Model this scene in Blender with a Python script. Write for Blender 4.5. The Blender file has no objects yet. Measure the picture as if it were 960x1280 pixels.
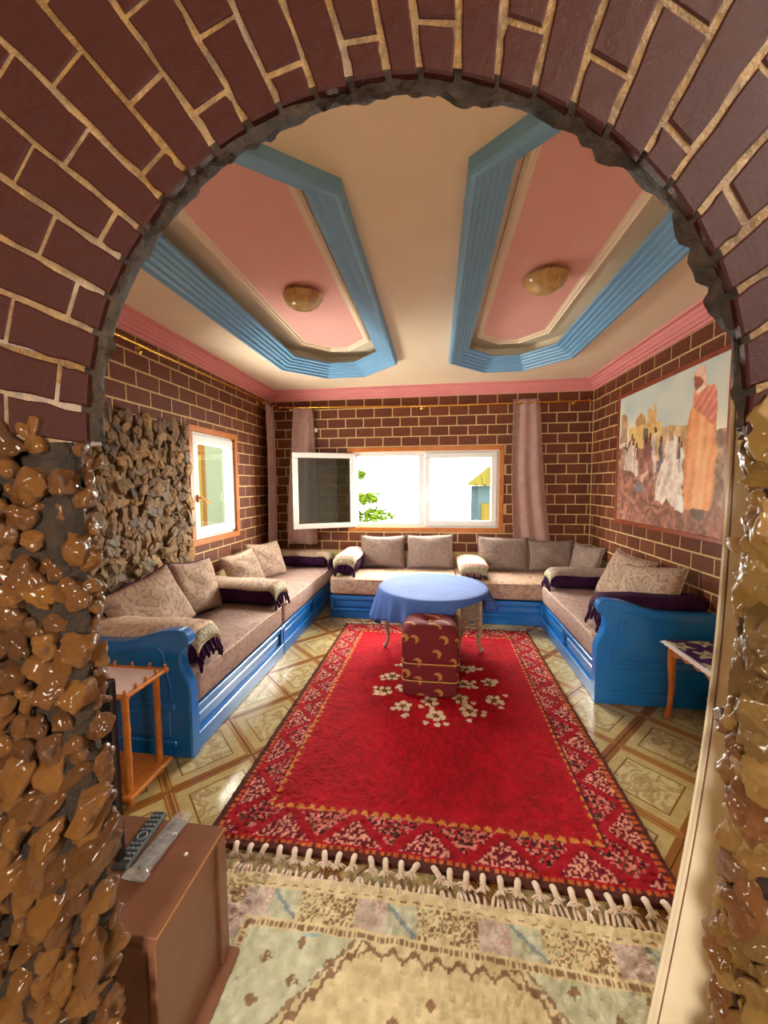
import bpy, bmesh, math, random
import numpy as np
from mathutils import Matrix, Vector
random.seed(7); RNG = np.random.RandomState(11)
S = bpy.context.scene
COL = S.collection
PI = math.pi
R = math.radians

# ------------------------------------------------------------------ camera, world, exposure
CAM_H = 1.52; FOC = 478.0
def _n(v): v = np.array(v, float); return v / np.linalg.norm(v)
_yc = _n([65, 36, -FOC]); _zc = -_n([40, -(FOC * FOC + 65 * 40) / 36, -FOC]); _xc = np.cross(_yc, _zc)
_Rt = np.stack([_xc, _yc, _zc], 1).T            # columns: camera axes seen from the room
cd = bpy.data.cameras.new('camera'); cam = bpy.data.objects.new('camera', cd); COL.objects.link(cam)
M4 = Matrix.Identity(4)
for i in range(3):
    for j in range(3): M4[i][j] = float(_Rt[i, j])
M4.translation = (0, 0, CAM_H); cam.matrix_world = M4
cd.sensor_fit = 'HORIZONTAL'; cd.sensor_width = 36; cd.lens = 36 * FOC / 960; cd.clip_start = .02
S.camera = cam

SKY = 52.0
w = bpy.data.worlds.new('sky'); S.world = w; w.use_nodes = True
w.node_tree.nodes['Background'].inputs[0].default_value = (1, .94, .82, 1)
w.node_tree.nodes['Background'].inputs[1].default_value = SKY
S.view_settings.view_transform = 'Standard'; S.view_settings.look = 'None'
S.view_settings.exposure = 0.12; S.view_settings.gamma = 1; S.view_settings.use_curve_mapping = False

# room
XL, XR, YB, YF, ZC = -2.17, 1.85, 4.9, .72, 2.72
HX0, HX1, HY0, HZ = -1.7, 1.5, -2.2, 3.5         # the hall the camera stands in
BW = (-1.10, .79, .935, 1.945)                  # back window opening x0,x1,z0,z1
LW = (3.165, 3.93, .995, 2.02)                  # left window opening y0,y1,z0,z1
HB = (-1.30, -.45, 1.05, 2.15)                      # unseen opening added behind the camera to light arch and rug x0,x1,z0,z1
HW = (-.55, .15, 2.25, 3.1)                       # hall window (right hand wall of the hall) y0,y1,z0,z1

def portal(name, loc, rot, sx, sy):
    l = bpy.data.lights.new(name, 'AREA'); l.shape = 'RECTANGLE'; l.size = sx; l.size_y = sy; l.energy = 1
    l.cycles.is_portal = True
    o = bpy.data.objects.new(name, l); COL.objects.link(o); o.location = loc; o.rotation_euler = rot
portal('daylight_back_window', ((BW[0]+BW[1])/2, YB+.1, (BW[2]+BW[3])/2), (R(-90), 0, 0), BW[1]-BW[0], BW[3]-BW[2])
portal('daylight_side_window', (XL-.1, (LW[0]+LW[1])/2, (LW[2]+LW[3])/2), (R(90), 0, R(-90)), LW[1]-LW[0], LW[3]-LW[2])
portal('daylight_hall_window', (HX1+.05, (HW[0]+HW[1])/2, (HW[2]+HW[3])/2), (R(90), 0, R(90)), HW[1]-HW[0], HW[3]-HW[2])

portal('daylight_added_rear_opening', ((HB[0]+HB[1])/2, HY0-.05, (HB[2]+HB[3])/2), (R(90), 0, 0), HB[1]-HB[0], HB[3]-HB[2])  # daylight through the opening added behind the camera
# ------------------------------------------------------------------ materials
def srgb(r, g, b):
    f = lambda c: (c/255/12.92 if c/255 <= .04045 else ((c/255+.055)/1.055)**2.4)
    return (f(r), f(g), f(b), 1)
class NT:
    def __init__(s, name):
        s.m = bpy.data.materials.new(name); s.m.use_nodes = True; s.t = s.m.node_tree
        s.b = s.t.nodes['Principled BSDF']
    def n(s, typ, **kw):
        x = s.t.nodes.new(typ)
        for k, v in kw.items(): setattr(x, k, v)
        return x
    def l(s, a, b): s.t.links.new(a, b)
    def math(s, op, a, b=None, c=None):
        x = s.n('ShaderNodeMath', operation=op)
        for i, q in enumerate((a, b, c)):
            if q is None: continue
            if isinstance(q, (int, float)): x.inputs[i].default_value = q
            else: s.l(q, x.inputs[i])
        return x.outputs[0]
    def mix(s, fac, a, b, mode='MIX'):
        x = s.n('ShaderNodeMix', data_type='RGBA', blend_type=mode)
        for i, q in ((0, fac), (6, a), (7, b)):
            if isinstance(q, (int, float, tuple)): x.inputs[i].default_value = q
            else: s.l(q, x.inputs[i])
        return x.outputs[2]
    def coord(s, which='Object'): return s.n('ShaderNodeTexCoord').outputs[which]
    def noise(s, scale, detail=4, rough=.55, vec=None, dist=0):
        x = s.n('ShaderNodeTexNoise'); x.inputs['Scale'].default_value = scale; x.inputs['Detail'].default_value = detail
        x.inputs['Roughness'].default_value = rough; x.inputs['Distortion'].default_value = dist
        s.l(vec if vec is not None else s.coord(), x.inputs['Vector']); return x.outputs['Fac']
    def ramp(s, fac, stops):
        x = s.n('ShaderNodeValToRGB'); e = x.color_ramp.elements
        while len(e) < len(stops): e.new(.5)
        for k, (p, c) in enumerate(stops): e[k].position = p; e[k].color = c
        s.l(fac, x.inputs[0]); return x.outputs[0]
    def bump(s, h, strength, dist=.01, prev=None):
        x = s.n('ShaderNodeBump'); x.inputs['Strength'].default_value = strength; x.inputs['Distance'].default_value = dist
        s.l(h, x.inputs['Height'])
        if prev is not None: s.l(prev, x.inputs['Normal'])
        s.l(x.outputs[0], s.b.inputs['Normal']); return x.outputs[0]
    def out(s, col, rough=.5, spec=.5, coat=0, coat_rough=.1, metal=0, sheen=0):
        if isinstance(col, tuple): s.b.inputs['Base Color'].default_value = col
        else: s.l(col, s.b.inputs['Base Color'])
        if isinstance(rough, (int, float)): s.b.inputs['Roughness'].default_value = rough
        else: s.l(rough, s.b.inputs['Roughness'])
        s.b.inputs['Specular IOR Level'].default_value = spec
        s.b.inputs['Coat Weight'].default_value = coat; s.b.inputs['Coat Roughness'].default_value = coat_rough
        s.b.inputs['Metallic'].default_value = metal; s.b.inputs['Sheen Weight'].default_value = sheen
        return s.m
def simple(name, c, c2=None, ns=8, rough=.5, bump=0, bs=30, bd=.004, rand=0, coat=0, cr=.1, metal=0, spec=.5, sheen=0):
    t = NT(name); col = srgb(*c)
    if c2 is not None:
        col = t.mix(t.ramp(t.noise(ns), [(.35, (0, 0, 0, 1)), (.65, (1, 1, 1, 1))]), srgb(*c), srgb(*c2))
    if rand:
        oi = t.n('ShaderNodeObjectInfo').outputs['Random']
        k = t.math('ADD', t.math('MULTIPLY', oi, 2*rand), 1-rand)
        hs = t.n('ShaderNodeHueSaturation'); t.l(k, hs.inputs['Value'])
        if isinstance(col, tuple): hs.inputs['Color'].default_value = col
        else: t.l(col, hs.inputs['Color'])
        col = hs.outputs[0]
    if bump: t.bump(t.noise(bs, 6), bump, bd)
    return t.out(col, rough, spec, coat, cr, metal, sheen)
M = {}
M['plaster'] = simple('cream_plaster', (240, 222, 194), (235, 216, 187), 3, .75, .1, 60, .002)
M['hall'] = simple('hall_plaster', (128, 96, 62), (118, 88, 56), 3, .8)
M['pink'] = simple('pink_paint', (240, 180, 168), (236, 174, 162), 4, .6)
M['pink_dark'] = simple('rose_paint', (232, 150, 150), (226, 143, 143), 4, .55)
M['tray_blue'] = simple('sky_blue_paint', (122, 174, 212), (116, 167, 206), 6, .42)
M['blue'] = simple('blue_gloss_paint', (16, 112, 190), (11, 103, 180), 5, .28, .05, 40, .002, coat=.4, cr=.15)
M['wallbrick'] = simple('painted_wall_brick', (112, 62, 40), (100, 53, 34), 14, .6, .15, 60, .002, rand=.16, spec=.25)
M['mortar'] = simple('cream_mortar', (212, 184, 130), (196, 166, 112), 20, .7, .3, 80, .003)
M['goldmortar'] = simple('golden_mortar', (130, 94, 42), (92, 62, 26), 26, .5, 1, 70, .010, coat=.2, cr=.3)
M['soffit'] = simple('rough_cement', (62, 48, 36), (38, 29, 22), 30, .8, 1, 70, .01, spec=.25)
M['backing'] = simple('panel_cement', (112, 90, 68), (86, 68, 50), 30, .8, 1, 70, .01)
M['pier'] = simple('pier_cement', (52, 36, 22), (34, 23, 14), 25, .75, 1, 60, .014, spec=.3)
M['wood'] = simple('orange_wood', (196, 118, 48), (178, 100, 38), 9, .4, .1, 40, .002)
M['bamboo'] = simple('bamboo', (200, 122, 44), (176, 98, 34), 14, .35, .1, 60, .002, coat=.3)
M['tablewood'] = simple('brown_side_table_wood', (190, 108, 48), (165, 88, 36), 9, .3, .05, 40, .002, coat=.4)
M['pvc'] = simple('white_pvc', (232, 232, 228), rough=.35)
M['gold'] = simple('brass', (214, 168, 74), rough=.25, metal=1)
M['mauve'] = simple('mauve_curtain', (176, 140, 130), (164, 128, 120), 10, .8, .2, 200, .002, sheen=.3)
M['white_cloth'] = simple('cream_curtain', (232, 216, 188), (222, 204, 172), 6, .8, .15, 220, .002)
M['purple'] = simple('purple_velvet', (58, 26, 60), (44, 18, 46), 20, .85, .2, 150, .002, spec=.1)
M['green_trim'] = simple('beaded_trim', (190, 184, 140), (96, 84, 78), 90, .7, .5, 200, .004)
M['tablecloth'] = simple('blue_tablecloth', (74, 102, 168), (68, 96, 161), 8, .8, .15, 220, .002, spec=.22)
M['burg_pipe'] = simple('gold_piping', (190, 140, 70), rough=.5)
M['tvwood'] = simple('brown_laminate', (128, 84, 62), (116, 74, 54), 12, .35, .05, 60, .001)
M['black'] = simple('black_plastic', (18, 18, 20), rough=.3)
M['darkgrey'] = simple('dark_grey_plastic', (58, 62, 66), rough=.45)
M['button'] = simple('grey_rubber_buttons', (112, 118, 122), rough=.5)
M['pinkcloth'] = simple('pale_pink_cloth', (242, 222, 220), (232, 206, 206), 10, .8)
M['fringe'] = simple('cream_wool_fringe', (226, 206, 186), (206, 182, 160), 50, .9, .4, 200, .004)
M['greybox'] = simple('grey_plastic_box', (150, 155, 150), rough=.5)
M['carved'] = simple('carved_whitewashed_wood', (178, 158, 138), (140, 112, 90), 40, .55, .3, 90, .003)
M['leaf'] = simple('outdoor_leaves', (34, 46, 8), rough=.6, spec=0)
M['trunk'] = simple('outdoor_bark', (48, 38, 22), rough=.8, spec=0)
M['rooftile'] = simple('outdoor_roof', (40, 36, 12), rough=.7, spec=0)
M['housewall'] = simple('outdoor_wall', (26, 36, 39), rough=.8, spec=0)
M['yellowwall'] = simple('yellow_outer_wall', (44, 37, 11), rough=.8, spec=0)
M['palewall'] = simple('pale_outer_wall', (42, 46, 37), rough=.8, spec=0)
M['orangepost'] = simple('orange_post', (40, 25, 11), rough=.6, spec=0)
def m_archbrick():
    t = NT('varnished_dark_brick')
    oi = t.n('ShaderNodeObjectInfo').outputs['Random']
    c = t.mix(t.noise(16, 6), srgb(62, 18, 9), srgb(40, 10, 5))
    c = t.mix(t.math('MULTIPLY', oi, .5), c, srgb(54, 19, 13))
    p = t.bump(t.noise(190, 5, .75), .6, .004); t.bump(t.noise(28, 4), .35, .012, p)
    return t.out(c, .45, .2, .22, .12)
M['archbrick'] = m_archbrick()
def m_stone(name, stops, rough, coat, bs=45, bst=.6, noise_scale=18):
    t = NT(name)
    oi = t.n('ShaderNodeObjectInfo').outputs['Random']
    v = t.math('ADD', t.math('MULTIPLY', oi, .75), t.math('MULTIPLY', t.noise(noise_scale, 6, .65), .5))
    v = t.math('SUBTRACT', v, .12)
    c = t.ramp(v, stops)
    t.bump(t.noise(bs, 8, .65), bst, .01)
    return t.out(c, rough, .5, coat, .12)
M['honey'] = m_stone('honey_stone', [(0, srgb(62, 34, 16)), (.25, srgb(132, 78, 26)), (.55, srgb(170, 110, 42)), (.8, srgb(136, 82, 34)), (1, srgb(92, 54, 36))], .38, .42, 70, 1)
M['amber'] = m_stone('amber_rubble_stone', [(0, srgb(92, 66, 42)), (.3, srgb(190, 140, 66)), (.6, srgb(212, 164, 88)), (.8, srgb(176, 106, 46)), (1, srgb(132, 104, 80))], .45, .35, 80, 1, 40)
M['grey_stone'] = m_stone('wall_rubble_stone', [(0, srgb(112, 88, 62)), (.25, srgb(180, 142, 92)), (.5, srgb(138, 112, 86)), (.7, srgb(208, 158, 92)), (.85, srgb(128, 124, 116)), (1, srgb(186, 132, 80))], .6, .1, 60, 1, 30)
def m_tile():
    t = NT('marbled_floor_tile')
    sx = t.n('ShaderNodeSeparateXYZ'); t.l(t.coord(), sx.inputs[0])
    ax, ay = t.math('ABSOLUTE', sx.outputs[0]), t.math('ABSOLUTE', sx.outputs[1])
    a = t.math('MAXIMUM', ax, ay)
    wo = t.n('ShaderNodeNewGeometry').outputs['Position']
    n1 = t.noise(9, 6, .6, wo, 1.2)
    vein = t.math('SUBTRACT', 1, t.math('MULTIPLY', t.math('ABSOLUTE', t.math('SUBTRACT', n1, .5)), 14))
    vein = t.math('MAXIMUM', vein, 0)
    base = t.mix(t.noise(14, 4, .6, wo), srgb(190, 170, 118), srgb(172, 154, 98))
    inner = t.math('LESS_THAN', a, .13)
    base = t.mix(t.math('MULTIPLY', inner, .55), base, srgb(198, 188, 142))
    base = t.mix(t.math('MULTIPLY', vein, t.math('ADD', t.math('MULTIPLY', inner, .45), .25)), base, srgb(136, 94, 50))
    stripe = t.math('GREATER_THAN', t.math('SINE', t.math('MULTIPLY', ax, 2*PI/.0125)), -.35)
    band = t.math('GREATER_THAN', a, .181)
    isx = t.math('GREATER_THAN', ax, ay)
    bcol = t.mix(t.math('MULTIPLY', isx, t.math('SUBTRACT', 1, stripe)), srgb(136, 88, 40), srgb(180, 140, 82))
    line = t.math('LESS_THAN', t.math('ABSOLUTE', t.math('SUBTRACT', a, .13)), .0038)
    c = t.mix(line, base, srgb(124, 84, 38)); c = t.mix(band, c, bcol)
    return t.out(c, .22, .5, .2, .1)
M['tile'] = m_tile()
def m_brocade(name, c1, c2, c3, s1=9, rough=.6):
    t = NT(name); co = t.coord()
    nz = t.n('ShaderNodeTexNoise'); nz.inputs['Scale'].default_value = 6; t.l(co, nz.inputs['Vector'])
    d = t.n('ShaderNodeVectorMath', operation='SCALE'); d.inputs[3].default_value = .22; t.l(nz.outputs['Color'], d.inputs[0])
    v = t.n('ShaderNodeVectorMath', operation='ADD'); t.l(co, v.inputs[0]); t.l(d.outputs[0], v.inputs[1])
    vo = t.n('ShaderNodeTexVoronoi'); vo.inputs['Scale'].default_value = s1; t.l(v.outputs[0], vo.inputs['Vector'])
    ring = t.math('SINE', t.math('MULTIPLY', vo.outputs['Distance'], 22))
    k = t.ramp(ring, [(.45, (0, 0, 0, 1)), (.6, (1, 1, 1, 1))])
    c = t.mix(t.math('MULTIPLY', k, .6), srgb(*c1), srgb(*c2))
    k2 = t.ramp(t.noise(32, 3, .5, v.outputs[0]), [(.55, (0, 0, 0, 1)), (.62, (1, 1, 1, 1))])
    c = t.mix(t.math('MULTIPLY', k2, .5), c, srgb(*c3))
    t.bump(t.noise(260, 2), .25, .002)
    return t.out(c, .8, .15)
M['brocade'] = m_brocade('mauve_brocade', (168, 144, 124), (118, 92, 92), (186, 162, 138))
M['brocade_seat'] = m_brocade('pale_mauve_brocade', (160, 134, 124), (132, 104, 104), (174, 150, 136), 6)
M['brocade_grey'] = m_brocade('taupe_brocade', (140, 122, 112), (114, 96, 96), (158, 140, 124), 10)
M['brocade_gold'] = m_brocade('gold_mauve_brocade', (186, 156, 132), (134, 104, 108), (196, 166, 136), 7)
M['brocade_cream'] = m_brocade('cream_brocade', (214, 186, 160), (160, 124, 130), (206, 180, 160), 9)
def m_burgundy():
    t = NT('burgundy_upholstery')
    sp = t.n('ShaderNodeSeparateXYZ'); t.l(t.coord(), sp.inputs[0])
    cb = t.n('ShaderNodeCombineXYZ'); t.l(t.math('ADD', sp.outputs[0], sp.outputs[1]), cb.inputs[0]); t.l(t.math('ADD', sp.outputs[2], t.math('MULTIPLY', sp.outputs[1], .7)), cb.inputs[1])
    vo = t.n('ShaderNodeTexVoronoi', voronoi_dimensions='2D'); vo.inputs['Scale'].default_value = 7.5; vo.inputs['Randomness'].default_value = .6; t.l(cb.outputs[0], vo.inputs['Vector'])
    vo2 = t.n('ShaderNodeVectorMath', operation='ADD'); vo2.inputs[1].default_value = (.016, .012, 0); t.l(cb.outputs[0], vo2.inputs[0])
    v3 = t.n('ShaderNodeTexVoronoi', voronoi_dimensions='2D'); v3.inputs['Scale'].default_value = 7.5; v3.inputs['Randomness'].default_value = .6; t.l(vo2.outputs[0], v3.inputs['Vector'])
    cres = t.math('MULTIPLY', t.math('LESS_THAN', vo.outputs['Distance'], .24), t.math('GREATER_THAN', v3.outputs['Distance'], .19))
    c = t.mix(t.noise(60, 3), srgb(112, 36, 40), srgb(96, 28, 34))
    c = t.mix(t.math('MULTIPLY', cres, .65), c, srgb(196, 142, 80))
    t.bump(t.noise(240, 2), .2, .002)
    return t.out(c, .75, .15)
M['burgundy'] = m_burgundy()
def m_attr(name, rough=.9, bs=140, bst=.8, bd=.008, spec=.2, sheen=0):
    t = NT(name); a = t.n('ShaderNodeVertexColor'); a.layer_name = 'Col'
    if bst: t.bump(t.noise(bs, 5, .7), bst, bd)
    return t.out(a.outputs[0], rough, spec, sheen=sheen)
M['rug'] = m_attr('wool_rug')
M['paint'] = m_attr('oil_paint', .55, 120, .25, .003, .4)
M['floralcloth'] = m_attr('floral_cloth', .7, 200, .2, .002)
def m_glass(name, tint, gl):
    t = NT(name); nt = t.t
    tr = t.n('ShaderNodeBsdfTransparent'); tr.inputs[0].default_value = tint
    g = t.n('ShaderNodeBsdfGlossy'); g.inputs['Roughness'].default_value = .02
    fr = t.n('ShaderNodeLayerWeight'); fw = t.math('MULTIPLY', t.math('POWER', fr.outputs['Facing'], 4.0), .7)
    mx = t.n('ShaderNodeMixShader'); t.l(t.math('ADD', fw, gl), mx.inputs[0]); t.l(tr.outputs[0], mx.inputs[1]); t.l(g.outputs[0], mx.inputs[2])
    t.l(mx.outputs[0], nt.nodes['Material Output'].inputs[0]); return t.m
M['glass'] = m_glass('window_glass', (.95, .97, .97, 1), .04)
M['reflectglass'] = m_glass('blue_reflection_glass', (.40, .47, .52, 1), .10)  # dark blue reflection on the open sash put into the glass colour
def m_film():
    t = NT('clear_plastic_film'); nt = t.t
    tr = t.n('ShaderNodeBsdfTransparent'); df = t.n('ShaderNodeBsdfDiffuse'); df.inputs[0].default_value = (.8, .82, .84, 1)
    g = t.n('ShaderNodeBsdfGlossy'); g.inputs['Roughness'].default_value = .12
    bp = t.n('ShaderNodeBump'); bp.inputs['Strength'].default_value = .8; bp.inputs['Distance'].default_value = .004; t.l(t.noise(60, 4), bp.inputs['Height']); t.l(bp.outputs[0], g.inputs['Normal'])
    m1 = t.n('ShaderNodeMixShader'); m1.inputs[0].default_value = .28; t.l(tr.outputs[0], m1.inputs[1]); t.l(df.outputs[0], m1.inputs[2])
    m2 = t.n('ShaderNodeMixShader'); m2.inputs[0].default_value = .28; t.l(m1.outputs[0], m2.inputs[1]); t.l(g.outputs[0], m2.inputs[2])
    t.l(m2.outputs[0], nt.nodes['Material Output'].inputs[0]); return t.m
M['film'] = m_film()
def m_lamp():
    t = NT('amber_alabaster_glass')
    c = t.mix(t.ramp(t.noise(22, 6, .65), [(.35, (0, 0, 0, 1)), (.65, (1, 1, 1, 1))]), srgb(222, 186, 118), srgb(180, 136, 72))
    t.b.inputs['Subsurface Weight'].default_value = .15
    return t.out(c, .25, .5, .4)
M['lampglass'] = m_lamp()

# ------------------------------------------------------------------ mesh helpers
class MB:
    def __init__(s): s.v = []; s.f = []; s.mi = []
    def add(s, vs, fs, mi=0):
        o = len(s.v); s.v += [tuple(map(float, p)) for p in vs]; s.f += [tuple(o+i for i in f) for f in fs]; s.mi += [mi]*len(fs); return s
    def box(s, x0, x1, y0, y1, z0, z1, b=.004):
        xs, ys, zs = (x0, x1), (y0, y1), (z0, z1)
        b = min(b, (x1-x0)*.45, (y1-y0)*.45, (z1-z0)*.45)
        vs = []; idx = {}
        for i in (0, 1):
            for j in (0, 1):
                for k in (0, 1):
                    sx, sy, sz = 1-2*i, 1-2*j, 1-2*k
                    for a in range(3):
                        p = [xs[i]+sx*b*(a != 0), ys[j]+sy*b*(a != 1), zs[k]+sz*b*(a != 2)]
                        idx[i, j, k, a] = len(vs); vs.append(p)
        fs = []
        def quad(q, flip): fs.append(tuple(q[::-1]) if flip else tuple(q))
        for i in (0, 1):
            quad([idx[i, 0, 0, 0], idx[i, 1, 0, 0], idx[i, 1, 1, 0], idx[i, 0, 1, 0]], i == 0)
            quad([idx[0, i, 0, 1], idx[0, i, 1, 1], idx[1, i, 1, 1], idx[1, i, 0, 1]], i == 0)
            quad([idx[0, 0, i, 2], idx[1, 0, i, 2], idx[1, 1, i, 2], idx[0, 1, i, 2]], i == 0)
        for i in (0, 1):
            for j in (0, 1):
                e = i ^ j
                quad([idx[i, j, 0, 0], idx[i, j, 1, 0], idx[i, j, 1, 1], idx[i, j, 0, 1]], e == 1)
                quad([idx[i, 0, j, 0], idx[i, 0, j, 2], idx[i, 1, j, 2], idx[i, 1, j, 0]], e == 1) if False else quad([idx[i, 0, j, 0], idx[i, 1, j, 0], idx[i, 1, j, 2], idx[i, 0, j, 2]], e == 0)
                quad([idx[0, i, j, 1], idx[1, i, j, 1], idx[1, i, j, 2], idx[0, i, j, 2]], e == 1)
                for k in (0, 1):
                    quad([idx[i, j, k, 0], idx[i, j, k, 1], idx[i, j, k, 2]], (i+j+k) % 2 == 0)
        return s.add(vs, fs)
    def tube(s, path, r, n=8, cap=True, closed=False):
        P = [Vector(p) for p in path]; m = len(P); vs = []; fs = []
        up = Vector((0, 0, 1)); prev = None
        for i, p in enumerate(P):
            if closed: d = P[(i+1) % m]-P[i-1]
            else: d = P[min(i+1, m-1)]-P[max(i-1, 0)]
            d.normalize()
            if prev is None:
                a = d.orthogonal().normalized() if abs(d.z) > .95 else d.cross(up).normalized()
            else:
                a = (prev-d*prev.dot(d)).normalized()
            prev = a; b = d.cross(a)
            rr = r[i] if isinstance(r, (list, tuple)) else r
            for k in range(n):
                t = 2*PI*k/n; vs.append(p+a*rr*math.cos(t)+b*rr*math.sin(t))
        for i in range(m if closed else m-1):
            j = (i+1) % m
            for k in range(n):
                l = (k+1) % n; fs.append((i*n+k, i*n+l, j*n+l, j*n+k))
        if cap and not closed:
            fs.append(tuple(range(n))[::-1]); fs.append(tuple((m-1)*n+k for k in range(n)))
        return s.add(vs, fs)
    def lathe(s, prof, n=24, c=(0, 0, 0)):
        vs = []; fs = []; m = len(prof)
        for r, z in prof:
            for k in range(n):
                t = 2*PI*k/n; vs.append((c[0]+r*math.cos(t), c[1]+r*math.sin(t), c[2]+z))
        for i in range(m-1):
            for k in range(n):
                l = (k+1) % n; fs.append((i*n+k, i*n+l, (i+1)*n+l, (i+1)*n+k))
        fs.append(tuple(range(n))[::-1]); fs.append(tuple((m-1)*n+k for k in range(n)))
        return s.add(vs, fs)
    def prism(s, poly, fn, a, b, bev=0):
        """poly in 2d (counter-clockwise), fn(u,v,t) to 3d, extruded from t=a to t=b"""
        n = len(poly); vs = []; rings = [(a, 0), (b, 0)]
        if bev: rings = [(a, bev), (a+(bev if b > a else -bev), 0), (b-(bev if b > a else -bev), 0), (b, bev)]
        for t, ins in rings:
            pp = inset(poly, ins) if ins else poly
            vs += [fn(u, v, t) for u, v in pp]
        fs = []
        for q in range(len(rings)-1):
            for k in range(n):
                l = (k+1) % n; fs.append((q*n+k, q*n+l, (q+1)*n+l, (q+1)*n+k))
        fs.append(tuple(range(n))[::-1]); fs.append(tuple((len(rings)-1)*n+k for k in range(n)))
        return s.add(vs, fs)
    def grid(s, nu, nv, fn, closeu=False):
        vs = [fn(i/(nu if closeu else nu-1), j/(nv-1)) for j in range(nv) for i in range(nu)]
        fs = []
        for j in range(nv-1):
            for i in range(nu if closeu else nu-1):
                k = (i+1) % nu; fs.append((j*nu+i, j*nu+k, (j+1)*nu+k, (j+1)*nu+i))
        return s.add(vs, fs)
def inset(poly, d):
    """inset a counter-clockwise convex-ish polygon by d"""
    n = len(poly); out = []
    for i in range(n):
        p0, p1, p2 = Vector(poly[i-1]), Vector(poly[i]), Vector(poly[(i+1) % n])
        e1 = (p1-p0).normalized(); e2 = (p2-p1).normalized()
        n1 = Vector((-e1.y, e1.x)); n2 = Vector((-e2.y, e2.x))
        b = n1+n2; L = b.length
        if L < 1e-6: out.append(tuple(p1+n1*d)); continue
        b /= L; out.append(tuple(p1+b*(d/max(.35, b.dot(n1)))))
    return out
ORG = {}
def tag(o, label=None, cat=None, group=None, kind=None):
    if label: o['label'] = label
    if cat: o['category'] = cat
    if group: o['group'] = group
    if kind: o['kind'] = kind
    return o
def mesh(name, mb, mats, smooth=None, recalc=True):
    me = bpy.data.meshes.new(name); me.from_pydata(mb.v, [], mb.f)
    for m in (mats if isinstance(mats, (list, tuple)) else [mats]): me.materials.append(M[m] if isinstance(m, str) else m)
    if any(mb.mi): me.polygons.foreach_set('material_index', mb.mi)
    if recalc:
        bm = bmesh.new(); bm.from_mesh(me); bmesh.ops.recalc_face_normals(bm, faces=bm.faces[:]); bm.to_mesh(me); bm.free()
    if smooth is not None:
        me.polygons.foreach_set('use_smooth', [True]*len(me.polygons))
        if smooth < 180: me.set_sharp_from_angle(angle=R(smooth))
    me.update(); return me
def link(name, me, parent=None, loc=(0, 0, 0), rot=(0, 0, 0)):
    o = bpy.data.objects.new(name, me); COL.objects.link(o); o.location = loc; o.rotation_euler = rot
    if parent is not None: o.parent = parent
    return o
def obj(name, mb, mats, parent=None, smooth=None, recalc=True):
    """mesh given in room coordinates (or in its parent's, when the parent was made by local_thing)"""
    org = (0, 0, 0)
    if parent is not None:
        org = ORG.get(parent.name, (0, 0, 0))
        if any(org): mb.v = [(x-org[0], y-org[1], z-org[2]) for x, y, z in mb.v]
        o = link(name, mesh(name, mb, mats, smooth, recalc), parent); ORG[o.name] = org; return o
    A = np.array(mb.v); org = ((A[:, 0].min()+A[:, 0].max())/2, (A[:, 1].min()+A[:, 1].max())/2, A[:, 2].min())
    mb.v = [tuple(p) for p in (A-np.array(org)).tolist()]
    o = link(name, mesh(name, mb, mats, smooth, recalc), None, org); ORG[o.name] = org; return o
def thing(name, loc, label, cat, group=None, rz=None, kind=None):
    o = bpy.data.objects.new(name, None); COL.objects.link(o); o.location = loc; o.empty_display_size = .05
    if rz is None: ORG[o.name] = tuple(loc)
    else: o.rotation_euler = (0, 0, rz)
    return tag(o, label, cat, group, kind)
def vnoise(x, y, s, seed=0):
    """smooth value noise on arrays"""
    x = np.asarray(x)*s; y = np.asarray(y)*s
    xi = np.floor(x).astype(int); yi = np.floor(y).astype(int); fx = x-xi; fy = y-yi
    fx = fx*fx*(3-2*fx); fy = fy*fy*(3-2*fy)
    def h(a, b):
        q = np.sin(a*127.1+b*311.7+seed*74.7)*43758.5453; return q-np.floor(q)
    return (h(xi, yi)*(1-fx)+h(xi+1, yi)*fx)*(1-fy)+(h(xi, yi+1)*(1-fx)+h(xi+1, yi+1)*fx)*fy
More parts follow.
